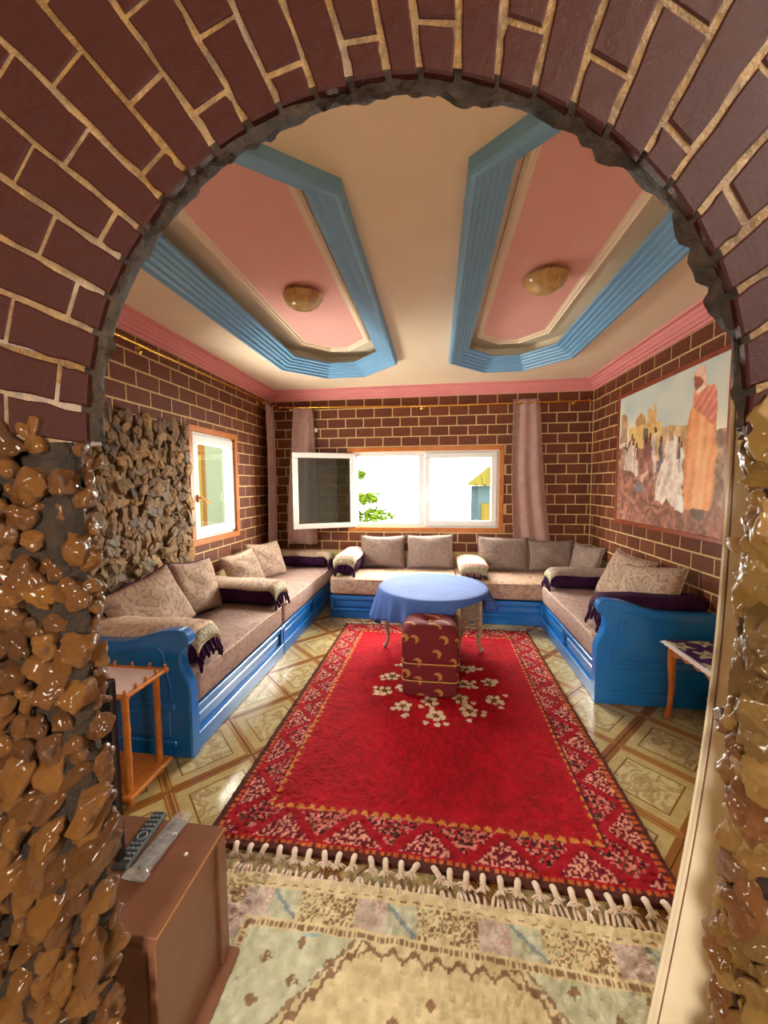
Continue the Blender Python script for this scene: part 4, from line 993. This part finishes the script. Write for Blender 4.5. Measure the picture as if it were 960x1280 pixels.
# ------------------------------------------------------------------ rugs
def red_col(U, V):
    Wd, Ln = 1.88, 2.56; kx = .009
    x = np.floor(U*Wd/kx)*kx; y = np.floor(V*Ln/kx)*kx       # knots
    c = np.zeros((len(U), 3)); n1 = vnoise(x, y, 40, 1); n2 = vnoise(x, y, 9, 2); n3 = vnoise(x, y, 120, 4)
    red = np.array([166, 0, 24]); c[:] = red+(n1-.5)[:, None]*np.array([34, 10, 12])+(n2-.5)[:, None]*np.array([22, 4, 6])
    d4 = np.stack([x, Wd-x, y, Ln-y], 1); d = d4.min(1); side = d4.argmin(1)
    along = np.where(side < 2, y, x); tot = np.where(side < 2, Ln, Wd); per = tot/np.round(tot/.29)
    def setc(m_, col, var=20): c[m_] = (np.array(col)[None]+(n1-.5)[:, None]*var)[m_]
    # main border .05-.19
    b = (d > .045) & (d < .20); s_ = (d-.045)/.155; ph = (along/per) % 1; tri = np.abs(ph*2-1)
    setc(b, (158, 2, 26), 26)
    k = s_-tri
    sw = np.sin(2*PI*(along+.6*d)/.075+2.4*np.sin(2*PI*d/.075))*np.sin(2*PI*d/.075+2.0*np.sin(2*PI*along/.085))+(n3-.5)*.5
    lo = b & (k < -.17); up = b & (k > .17)
    setc(lo, (110, 12, 34), 20); setc(lo & (sw > -.05), (222, 150, 128), 40); setc(lo & (sw > .55), (120, 16, 36), 20)
    setc(up, (60, 16, 22), 20); setc(up & (sw > .1), (206, 116, 104), 40); setc(up & (sw < -.45), (176, 14, 34), 20); setc(up & (n3 > .8), (84, 66, 40), 20)
    e = (d > .20) & (d < .235); z1 = np.abs(((along/.05) % 1)*2-1)
    setc(e, (166, 14, 30), 20); setc(e & ((d-.20)/.035 < z1*.9), (198, 130, 58), 40); setc(e & (d < .207), (86, 22, 22), 10)
    o = d < .045; setc(o, (92, 38, 28), 16); setc(o & (d > .02) & (np.sin(2*PI*along/.03) > -.2), (198, 96, 44), 50); setc(d < .014, (82, 40, 30), 12)
    # medallion of flowers
    mx, my = Wd/2+.03, 1.36; rs = np.random.RandomState(8); cream = (226, 204, 168)
    for ringr, nf, ps in ((.36, 10, .026), (.20, 6, .024), (.0, 1, .03)):
        for f in range(nf):
            a = 2*PI*f/nf+.31; r_ = ringr*rs.uniform(.92, 1.08); fx, fy = mx+r_*math.cos(a)*1.08, my+r_*math.sin(a)
            dd = np.hypot(x-fx, y-fy); setc((dd < .052) & (np.sin(dd*300+n3*9) > -.1), (84, 66, 44), 20)
            for p in range(5):
                b_ = a+2*PI*p/5; setc(np.hypot(x-fx-.042*math.cos(b_), y-fy-.042*math.sin(b_)) < ps*rs.uniform(.7, 1), cream, 30)
            setc(dd < .014, (120, 84, 40), 20)
            for p in range(3):
                b_ = a+rs.uniform(-.9, .9); q = r_+.085*rs.uniform(.8, 1.2); gx, gy = mx+q*math.cos(b_*.25+a*.75), my+q*math.sin(b_*.25+a*.75)
                setc((np.hypot(x-gx, y-gy) < .019), cream, 30)
    return np.clip(c, 4, 250)
RW, RLn, RX, RY = 1.88, 2.56, -.965, 1.385
def rug_pos(X0, Y0, Wd, Ln, z, amp, sh=0):
    def fn(U, V):
        x = X0+U*Wd+sh*(V-.5); y = Y0+V*Ln+.012*np.sin(U*5)
        return x, y, z+amp*(vnoise(x, y, 95, 21)-.5)+amp*.8*(vnoise(x, y, 30, 22)-.5)
    return fn
rug = tag(attr_grid('rug', 360, 480, rug_pos(0, 0, RW, RLn, .018, .007, .02), red_col, 'rug', None, (RX, RY, .0005)), 'red wool rug with floral border and central white flowers', 'rug')
def tassel_mesh(seed):
    rs = np.random.RandomState(seed); mb = MB(); b = rs.uniform(-.012, .012)
    mb.tube([(0, .012, .012), (b*.3, -.006, .016), (b*.7, -.024, .014), (b, -.042, .012), (b*1.1, -.050, .010)], [.008, .0095, .0085, .0095, .006], 8)
    for k in range(20):
        a = rs.uniform(-1.5, 1.5); l_ = rs.uniform(.010, .026); z_ = rs.uniform(.004, .018)
        mb.tube([(b, -.044, .010), (b+math.sin(a)*l_*.6, -.046-math.cos(a)*l_*.6, z_+.003), (b+math.sin(a)*l_*1.1, -.046-math.cos(a)*l_, z_*.6)], [.004, .003, .0015], 4)
    return mesh('tassel', mb, 'fringe', 180)
TM = [tassel_mesh(s) for s in range(6)]
nt = 30
for k in range(nt):
    u = (k+.5)/nt; o = link('tassel', random.choice(TM), rug, (u*RW-.01, .012*math.sin(u*5), random.uniform(.006, .012)), (0, 0, random.uniform(-.35, .35))); o.scale = (1.35, .78, 1.1)
mb = MB()
for k in range(90):
    u = (k+.5)/90; x = u*RW+.01; y = RLn+.012*math.sin(u*5); a = random.uniform(-.3, .3)
    mb.tube([(x, y-.008, .012), (x+.02*a, y+.03, .012), (x+.05*a, y+.055+random.uniform(0, .015), .004)], [.006, .008, .004], 5)
tag(link('fringe', mesh('fringe', mb, 'fringe', 180), rug), kind='stuff')
def cream_col(U, V):
    Wd, Ln = 1.62, 2.2; kx = .0065
    x = np.floor(U*Wd/kx)*kx; y = np.floor((1-V)*Ln/kx)*kx      # y measured from the far edge
    n1 = vnoise(x, y, 45, 1); n2 = vnoise(x, y, 8, 6); n3 = vnoise(x, y, 130, 4)
    c = np.zeros((len(U), 3)); c[:] = np.array([220, 200, 156])+(n1-.5)[:, None]*36+(n2-.5)[:, None]*14
    dx = np.minimum(x, Wd-x); d = np.minimum(np.minimum(dx, y), Ln-y); along = np.where((y <= dx), x, y)
    brown = (142, 110, 80)
    def setc(m_, col, var=24, k=1.0): c[m_] = (c*(1-k)+(np.array(col)[None]+(n1-.5)[:, None]*var)*k)[m_]
    setc((d > .03) & (d < .037) & (np.sin(2*PI*along/.045) > .1), brown)
    b = (d > .05) & (d < .14); ce = np.floor(along/.105) % 4; fu = (along/.105) % 1; fv = (d-.05)/.09
    q = np.sin(fu*19+3*np.sin(fv*9))*np.sin(fv*15+2*np.sin(fu*11))
    setc(b & (ce == 0) & (q > .1), (140, 106, 76)); setc(b & (ce == 1), (190, 172, 176), 60, .6); setc(b & (ce == 1) & (q > .5), (190, 146, 138), 30, .8)
    setc(b & (ce == 2), (180, 188, 170), 50, .6); setc(b & (ce == 2) & (np.abs(fu-fv) < .1), (140, 152, 150)); setc(b & (ce == 3) & (q > .35), brown); setc(b & (ce == 3) & (q < -.6), (178, 176, 130))
    setc((d > .15) & (d < .165) & (np.sin(2*PI*along/.016) > -.5), brown); setc((d > .158) & (d < .162), (206, 184, 140))
    i = d > .17; hx_ = np.minimum(x, Wd-x)-.17; tri = hx_*1.1+(y-.17)*1.0
    corner = i & (tri < .42); setc(corner, (182, 194, 172), 44, .55)
    setc(corner & (n2 > .62), (150, 182, 196), 40, .6)
    dotx = ((x/.105) % 1-.5)*.105; doty = (((y+.05*(np.floor(x/.105) % 2))/.10) % 1-.5)*.10; dr = np.abs(dotx)+np.abs(doty)
    setc(corner & (dr < .021) & (n3 > .25), brown)
    zz = .42+.03*np.abs(((x/.045) % 1)*2-1); setc(i & (tri > zz) & (tri < zz+.022), brown); setc(i & (tri > .40) & (tri < .418) & (n3 > .3), (150, 120, 90))
    zy = .175+.03*np.abs(((x/.07) % 1)*2-1); setc(i & (tri > .47) & (y > zy) & (y < zy+.014), brown)
    setc(i & (tri > .56) & (dr < .017) & (n2 > .60), (150, 112, 84))
    return np.clip(c, 10, 245)
cr = tag(attr_grid('rug', 330, 420, rug_pos(0, 0, 1.62, 2.2, .016, .008), cream_col, 'rug', None, (-.80, -.905, .0004)), 'cream and pale blue wool rug in the archway', 'rug')
mb = MB()
for k in range(80):
    u = (k+.5)/80; a = random.uniform(-.5, .5)
    mb.tube([(u*1.62, 2.19, .012), (u*1.62+.02*a, 2.222, .012), (u*1.62+.04*a, 2.245, .004)], [.006, .007, .004], 5)
for k in range(70):
    y = 1.25+.94*(k+.5)/70; a = random.uniform(-.5, .5)
    mb.tube([(.006, y, .012), (-.022, y+.02*a, .012), (-.045-random.uniform(0, .02), y+.04*a, .004)], [.007, .009, .005], 5)
tag(link('fringe', mesh('fringe', mb, 'fringe', 180), cr), kind='stuff')

# ------------------------------------------------------------------ round table, cloth and pouf
TX, TY, TZ = -.025, 3.39, .605; RF = .0250
tb = thing('round_table', (TX, TY, RF), 'carved hexagonal table base with pale lattice sides on the red rug', 'table')
mb = MB(); mb.lathe([(.46, TZ-.035), (.468, TZ-.03), (.468, TZ-.008), (.46, TZ-.003)], 64, (TX, TY, 0)); obj('tabletop', mb, 'carved', tb, 40)
lp_ = [R(60*k) for k in range(6)]; LR = .415
for a in lp_:
    x, y = TX+LR*math.cos(a), TY+LR*math.sin(a); ox, oy = math.cos(a), math.sin(a)
    mb = MB(); mb.tube([(x, y, TZ-.035), (x, y, .34), (x-.0*ox, y, .2), (x-.012*ox, y-.012*oy, .11), (x+.006*ox, y+.006*oy, .05), (x+.022*ox, y+.022*oy, RF+.006), (x+.03*ox, y+.03*oy, RF+.003)], [.024, .024, .022, .016, .016, .022, .012], 10)
    lg = obj('leg', mb, 'carved', tb, 60)
for k in range(6):
    a, b = lp_[k], lp_[(k+1) % 6]; p0 = Vector((TX+LR*math.cos(a), TY+LR*math.sin(a), 0)); p1 = Vector((TX+LR*math.cos(b), TY+LR*math.sin(b), 0)); dv = p1-p0; L_ = dv.length; dv.normalize(); nv_ = Vector((dv.y, -dv.x, 0))
    def mp2(u, d, z): return tuple(p0+dv*u+nv_*d+Vector((0, 0, z)))
    def low(u): q = abs(u/L_*2-1); return .21+.15*(1-q**2)          # arched lower edge
    mb = MB(); n_ = 11
    for i in range(n_+1):
        u = .022+(L_-.044)*i/n_; m_ = MB(); m_.box(u-.006, u+.006, -.006, .004, low(u), TZ-.035, .002); mb.add([mp2(*p) for p in m_.v], m_.f)
    zc_ = TZ-.06
    while zc_ > .22:
        us = [u for u in np.linspace(.02, L_-.02, 41) if low(u) < zc_]
        if us:
            seg = [us[0]]
            for q0, q1 in zip(us, us[1:]+[9]):
                if q1-q0 > .03:
                    if q0-seg[0] > .01:
                        m_ = MB(); m_.box(seg[0], q0, -.004, .006, zc_-.006, zc_+.006, .002); mb.add([mp2(*p) for p in m_.v], m_.f)
                    seg = [q1]
        zc_ -= .033
    mb.tube([mp2(u, 0, low(u)) for u in np.linspace(.02, L_-.02, 16)], .009, 8)
    lat = obj('lattice_panel', mb, 'carved', tb)
    m_ = MB(); m_.box(.02, L_-.02, -.016, -.012, .39, TZ-.04, .001); m_.v = [mp2(*p) for p in m_.v]; obj('backing_board', m_, 'tvwood', lat)
def drop(a):
    d_ = math.degrees(a) % 360
    if d_ > 180: d_ -= 360
    pts = [(-180, .26), (-165, .29), (-150, .23), (-130, .22), (-110, .20), (-92, .19), (-78, .12), (-66, .045), (-35, .032), (-15, .06), (0, .18), (20, .24), (60, .20), (120, .20), (160, .22), (180, .26)]
    for (a0, v0), (a1, v1) in zip(pts, pts[1:]):
        if a0 <= d_ <= a1: q = (d_-a0)/(a1-a0); q = q*q*(3-2*q); return v0+(v1-v0)*q
    return .2
mb = MB(); nA = 180; vs = [(TX, TY, TZ+.004)]; fs = []
rings_ = [.1, .2, .3, .4, .455, .472, .479]
for r_ in rings_:
    for k in range(nA):
        a = 2*PI*k/nA; wz = .0025*math.sin(9*r_*math.cos(a-1)+2)*math.sin(7*r_*math.sin(a)+r_*12) if r_ < .44 else 0
        vs.append((TX+r_*math.cos(a), TY+r_*math.sin(a), TZ+.004+wz-(.004 if r_ > .47 else 0)-(.006 if r_ > .475 else 0)))
for j in range(1, 13):
    q = j/12
    for k in range(nA):
        a = 2*PI*k/nA; dd = drop(a)*(1+.10*math.sin(4*a+1)); f_ = (1-2*abs(math.sin(8*a+.9*math.sin(3*a))))*.5+math.sin(23*a+2)*.18
        kf = .25+.75*min(1, abs(((math.degrees(a)+100+180) % 360)-180)/45); r_ = .482+.075*q*f_*(dd/.2)*kf+.042*q*dd/.2*kf
        vs.append((TX+r_*math.cos(a), TY+r_*math.sin(a), TZ-.006-q*dd))
for k in range(nA): fs.append((0, 1+k, 1+(k+1) % nA))
for j in range(len(rings_)+11):
    for k in range(nA): l = (k+1) % nA; fs.append((1+j*nA+k, 1+j*nA+l, 1+(j+1)*nA+l, 1+(j+1)*nA+k))
mb.add(vs, fs); tc = tag(obj('tablecloth', mb, 'tablecloth', None, 180), 'plain blue cloth draped over the round table', 'tablecloth')
sm = tc.modifiers.new('thickness', 'SOLIDIFY'); sm.thickness = .003; sm.offset = 1

PX0, PX1, PY0, PY1 = -.235, .162, 2.60, 2.905
pf = thing('pouf', ((PX0+PX1)/2, (PY0+PY1)/2, RF), 'burgundy upholstered pouf with gold crescents in front of the blue table', 'pouf')
def pad(z0, z1, ins=0, tuft=0, e=9):
    cx, cy = (PX0+PX1)/2, (PY0+PY1)/2; hx_, hy_ = (PX1-PX0)/2-ins, (PY1-PY0)/2-ins; n_ = 64; rows = []
    zs = [(0, .955), (.05, .99), (.15, 1), (.5, 1.006), (.85, 1), (.95, .985), (1, .95)] if not tuft else [(0, .96), (.04, .99), (.15, 1.0), (.45, 1.015), (.62, 1.012), (.76, .99), (.86, .95), (.93, .87), (.972, .75)]
    if tuft: zs += [(.99, .55), (1, .38), (1, .25), (1, .15), (1, .07)]
    mb = MB(); vs = []; fs = []
    for zq, k in zs:
        for q in range(n_):
            a = 2*PI*q/n_; c, s_ = math.cos(a), math.sin(a); ee = e if not tuft or zq < .8 else 4.5
            x = hx_*k*math.copysign(abs(c)**(2/ee), c); y = hy_*k*math.copysign(abs(s_)**(2/ee), s_); z_ = z0+(z1-z0)*zq
            if tuft:
                rr = math.hypot(x/hx_, y/hy_); dim = math.exp(-(rr/.24)**2)*.022
                cre = (math.exp(-(x/.025)**2)+math.exp(-(y/.025)**2))*.014*max(0, zq-.5)*max(0, 1-rr*.5)
                z_ -= (dim if zq > .9 else 0)+cre; 
                if .3 < zq < .97: s2 = 1-.05*math.exp(-(x/.03)**2); y *= s2
            vs.append((cx+x, cy+y, z_))
    m_ = len(zs)
    for i in range(m_-1):
        for q in range(n_): fs.append((i*n_+q, i*n_+(q+1) % n_, (i+1)*n_+(q+1) % n_, (i+1)*n_+q))
    fs.append(tuple(range(n_))); fs.append(tuple((m_-1)*n_+q for q in range(n_)))
    return mb.add(vs, fs)
def seamring(z_, g=.001):
    cx, cy = (PX0+PX1)/2, (PY0+PY1)/2; hx_, hy_ = (PX1-PX0)/2+g, (PY1-PY0)/2+g; out = []
    for q in range(72):
        a = 2*PI*q/72; c, s_ = math.cos(a), math.sin(a); out.append((cx+hx_*math.copysign(abs(c)**(2/9), c), cy+hy_*math.copysign(abs(s_)**(2/9), s_), z_))
    return out
b0 = obj('lower_section', pad(RF, .132), 'burgundy', pf, 60)
b1 = obj('middle_section', pad(.136, .256), 'burgundy', pf, 60)
b2 = obj('cushion_top', pad(.260, .535, -.002, 1), 'burgundy', pf, 60)
for zz, par in ((.134, b1), (.258, b2)):
    mb = MB(); mb.tube(seamring(zz), .005, 6, closed=True); obj('piping', mb, 'burg_pipe', par, 180)
mb = MB(); mb.lathe([(.003, .008), (.012, .006), (.016, 0), (.012, -.006)], 14, ((PX0+PX1)/2, (PY0+PY1)/2, .512)); obj('button', mb, 'burg_pipe', b2, 60)

# ------------------------------------------------------------------ bamboo side table
bt = thing('bamboo_side_table', (-1.58, 1.64, 0), 'bamboo side table with pink cloth top beside the scrolled sofa arm', 'side table')
bx0, bx1, by0, by1 = -1.80, -1.405, 1.505, 1.765; bz = .555
for (x, y) in ((bx1-.03, by0+.03), (bx1-.03, by1-.03), (bx0+.03, by0+.03), (bx0+.03, by1-.03)):
    zs = np.linspace(.07, bz-.02, 18); mb = MB(); mb.tube([(x, y, q) for q in zs], [.0155+(.0025 if i in (6, 11) else 0) for i in range(18)], 12); mb.tube([(x, y, 0), (x, y, .05)], .017, 10); obj('leg', mb, 'bamboo', bt, 60)
mb = MB(); mb.box(bx0, bx1+.012, by0-.012, by1+.012, .048, .072, .004); obj('shelf', mb, 'bamboo', bt)
mb = MB(); mb.box(bx0+.005, bx1-.005, by0+.005, by1-.005, bz-.02, bz, .004); obj('tabletop', mb, 'pinkcloth', bt)
for p, q in (((bx0, by0), (bx1, by0)), ((bx1, by0), (bx1, by1)), ((bx1, by1), (bx0, by1)), ((bx0, by1), (bx0, by0))):
    d = Vector((q[0]-p[0], q[1]-p[1], 0)).normalized()*.015
    mb = MB(); mb.tube([(p[0]-d.x, p[1]-d.y, bz-.004), (q[0]+d.x, q[1]+d.y, bz-.004)], .012, 10); obj('rail', mb, 'bamboo', bt, 60)
peg = [(bx1, y) for y in np.linspace(by0, by1, 5)]+[(x, by1) for x in np.linspace(bx1-.085, bx0, 4)]+[(x, by0) for x in np.linspace(bx1-.085, bx0, 4)]
for x, y in peg:
    mb = MB(); mb.lathe([(.005, .004), (.008, .008), (.006, .014), (.0085, .021), (.0085, .026), (.003, .032)], 10, (x, y, bz)); obj('peg', mb, 'bamboo', bt, 60)

# ------------------------------------------------------------------ side table with floral cloth, right
st = thing('side_table', (1.64, 2.35, 0), 'brown wooden side table with scalloped apron by the painting wall', 'side table')
sx0, sx1, sy0, sy1, stz = 1.465, 1.825, 2.06, 2.615, .50
for x, ox in ((sx0+.03, -1), (sx1-.03, 1)):
    for y, oy in ((sy0+.03, -1), (sy1-.03, 1)):
        mb = MB(); mb.tube([(x, y, stz-.012), (x, y, .36), (x-.004*ox, y-.004*oy, .2), (x, y, .09), (x+.008*ox, y+.006*oy, .02), (x+.010*ox, y+.008*oy, 0)], [.024, .023, .017, .015, .017, .019], 10); obj('leg', mb, 'tablewood', st, 60)
def apron(p, q):
    d = Vector((q[0]-p[0], q[1]-p[1], 0)); L_ = d.length; d.normalize(); nn = Vector((d.y, -d.x, 0)); N = 30
    pol = [(L_*i/N, stz-.085+.03*math.sin(PI*i/N)**.7+.008*math.cos(2*PI*i/N*5)) for i in range(N+1)]+[(L_, stz-.01), (0, stz-.01)]
    mb = MB(); mb.prism(pol, lambda u, v, t_: tuple(Vector((p[0], p[1], 0))+d*u+nn*t_+Vector((0, 0, v))), -.009, .009); obj('apron', mb, 'tablewood', st)
a_ = (sx0+.03, sx1-.03, sy0+.03, sy1-.03)
apron((a_[0], a_[3]), (a_[0], a_[2])); apron((a_[1], a_[2]), (a_[1], a_[3])); apron((a_[0], a_[2]), (a_[1], a_[2])); apron((a_[1], a_[3]), (a_[0], a_[3]))
mb = MB(); mb.box(sx0, sx1, sy0, sy1, stz-.012, stz+.006, .004); obj('tabletop', mb, 'tablewood', st)
def floral(U, V):
    x = U*.40; y = V*.60; n1 = vnoise(x, y, 60, 2); c = np.zeros((len(U), 3)); c[:] = np.array([70, 36, 96])+(n1-.5)[:, None]*26
    rs = np.random.RandomState(12)
    for k in range(9):
        fx, fy = rs.uniform(.05, .35), .04+k*.063; r_ = np.hypot(x-fx, (y-fy)*1.1)*(1+.35*np.sin(np.arctan2(y-fy, x-fx)*5+k)); m_ = r_ < rs.uniform(.04, .065)
        c[m_] = (np.array([188, 190, 160])+(n1-.5)[:, None]*90)[m_]; m_ = r_ < .016; c[m_] = (120, 104, 90)
    e = np.minimum(np.minimum(x, .40-x), np.minimum(y, .60-y)) < .014; c[e] = (232, 222, 220)
    return np.clip(c, 8, 245)
def flpos(U, V):
    x = sx0-.02+U*.40; y = sy0-.022+V*.60; e = np.maximum(np.maximum(sx0+.0-x, x-sx1), np.maximum(sy0-y, y-sy1)); z_ = np.where(e > 0, stz+.008-np.maximum(e, 0)*.95-.002*np.sin(y*130)*(e > .01), stz+.0085)
    return x, y, z_
tag(attr_grid('table_cover', 60, 90, flpos, floral, 'floralcloth', None, (0, 0, 0), thick=lambda t_: t_-np.array([0, 0, .003])), 'purple floral cloth with white edge on the brown side table', 'tablecloth')
gb = thing('floor_box', (1.76, 2.50, 0), 'small grey box on the floor under the brown side table', 'box')
mb = MB(); mb.box(1.69, 1.80, 2.44, 2.56, 0, .15, .008); obj('body', mb, 'greybox', gb); mb = MB(); mb.box(1.685, 1.805, 2.435, 2.565, .15, .163, .004); obj('lid', mb, 'greybox', gb)
mb = MB(); mb.tube([(1.695, 2.46, .03), (1.67, 2.44, .02), (1.655, 2.40, .006), (1.68, 2.34, .006)], .004, 6); obj('cable', mb, 'black', gb, 180)

# ------------------------------------------------------------------ television, stand and remotes
ts = thing('tv_stand', (-1.18, .9, 0), 'low brown laminate television stand behind the honey stone pier', 'tv stand')
ax0, ax1, ay0, ay1, az = -1.72, -.652, .745, 1.045, .45
mb = MB(); mb.box(ax0, ax1, ay0, ay1, az-.022, az, .002); obj('top', mb, 'tvwood', ts)
for x in (ax1-.03, ax0+.008):
    mb = MB(); mb.box(x, x+.022, ay0+.005, ay1-.02, .03, az-.022, .002); obj('side_panel', mb, 'tvwood', ts)
mb = MB(); mb.box(ax1-.045, ax1+.004, ay1-.045, ay1-.004, .03, az-.022, .003); obj('corner_post', mb, 'tvwood', ts)
mb = MB(); mb.box(ax0, ax1+.03, ay0+.005, ay1+.01, 0, .03, .003); obj('plinth', mb, 'tvwood', ts)
mb = MB(); mb.box(ax0+.03, ax1-.03, ay0+.01, ay0+.02, .03, az-.022, .002); obj('back_panel', mb, 'tvwood', ts)
mb = MB(); mb.box(ax0+.03, ax1-.03, ay0+.02, ay1-.03, .22, .238, .002); obj('shelf', mb, 'tvwood', ts)
mb = MB(); mb.box(ax1, ax1+.0012, ay0+.002, ay1-.002, az-.006, az-.0005, .0004); obj('edge_strip', mb, 'burg_pipe', ts)
tv = thing('television', (-1.27, .885, az), 'thin black flat television seen edge on beside the remotes', 'television')
mb = MB(); mb.box(-1.69, -.856, .872, .894, az+.03, 1.0, .005); pn = obj('casing', mb, 'black', tv)
mb = MB(); mb.box(-1.68, -.866, .894, .897, az+.045, .99, .001); obj('screen', mb, 'darkgrey', pn)
for x in (-1.52, -1.02):
    mb = MB(); mb.box(x-.02, x+.02, .80, .97, az, az+.012, .004); mb.box(x-.015, x+.015, .875, .892, az+.01, az+.05, .003); obj('foot', mb, 'black', tv)
def rotz(mb, a, c):
    ca_, sa_ = math.cos(a), math.sin(a); mb.v = [(c[0]+x*ca_-y*sa_, c[1]+x*sa_+y*ca_, c[2]+z) for x, y, z in mb.v]; return mb
rc = (-.872, .965, az); ra = R(5)
rm = thing('remote_control', rc, 'bare black remote control on the brown stand', 'remote control')
mb = MB(); mb.box(-.024, .024, -.092, .092, 0, .018, .006); obj('body', rotz(mb, ra, rc), 'darkgrey', rm)
for r_ in range(10):
    y = .070-r_*.0155
    if r_ in (4, 5): continue
    for k in (-1, 0, 1):
        mb = MB(); mb.box(k*.013-.0045, k*.013+.0045, y-.0035, y+.0035, .017, .0205, .0012); obj('button', rotz(mb, ra, rc), 'button', rm)
mb = MB(); mb.tube([(.013*math.cos(a), .001+.013*math.sin(a), .0185) for a in np.linspace(0, 2*PI, 21)[:-1]], .003, 6, closed=True); obj('ring_button', rotz(mb, ra, rc), 'button', rm, 180)
rc = (-.800, .955, az); ra = R(-2)
rw = thing('remote_control', rc, 'remote control wrapped in clear crinkled plastic film on the brown stand', 'remote control')
mb = MB(); mb.box(-.021, .021, -.075, .085, .004, .020, .006); obj('body', rotz(mb, ra, rc), 'darkgrey', rw)
for r_ in range(7):
    for k in (-1, 0, 1):
        mb = MB(); mb.box(k*.012-.004, k*.012+.004, .068-r_*.019-.003, .068-r_*.019+.003, .019, .022, .001); obj('button', rotz(mb, ra, rc), 'button', rw)
def film(u, v):
    a = 2*PI*u; y = -.105+.205*v; k = 1 if v > .12 else .35+.65*v/.12; fl = 1 if v > .12 else 1.25
    wv = 1+.10*math.sin(17*v+5*u*6.28)+.08*math.sin(31*v+2*a)
    return (.029*fl*math.cos(a)*(1+.03*math.sin(23*v)), y, .0135+.0125*k*wv*math.sin(a) if math.sin(a) > 0 else .0135+.0125*k*math.sin(a))
mb = MB(); mb.grid(40, 50, film, True); o = obj('film', rotz(mb, ra, rc), 'film', rw, 25)
sc_ = tag(obj('stand_screw', MB().lathe([(.002, .003), (.005, .002), (.006, 0), (.004, -.001)], 12, (-.715, .945, az+.001)), 'pvc', None, 60), 'tiny white screw cap on the brown stand top', 'screw cap')
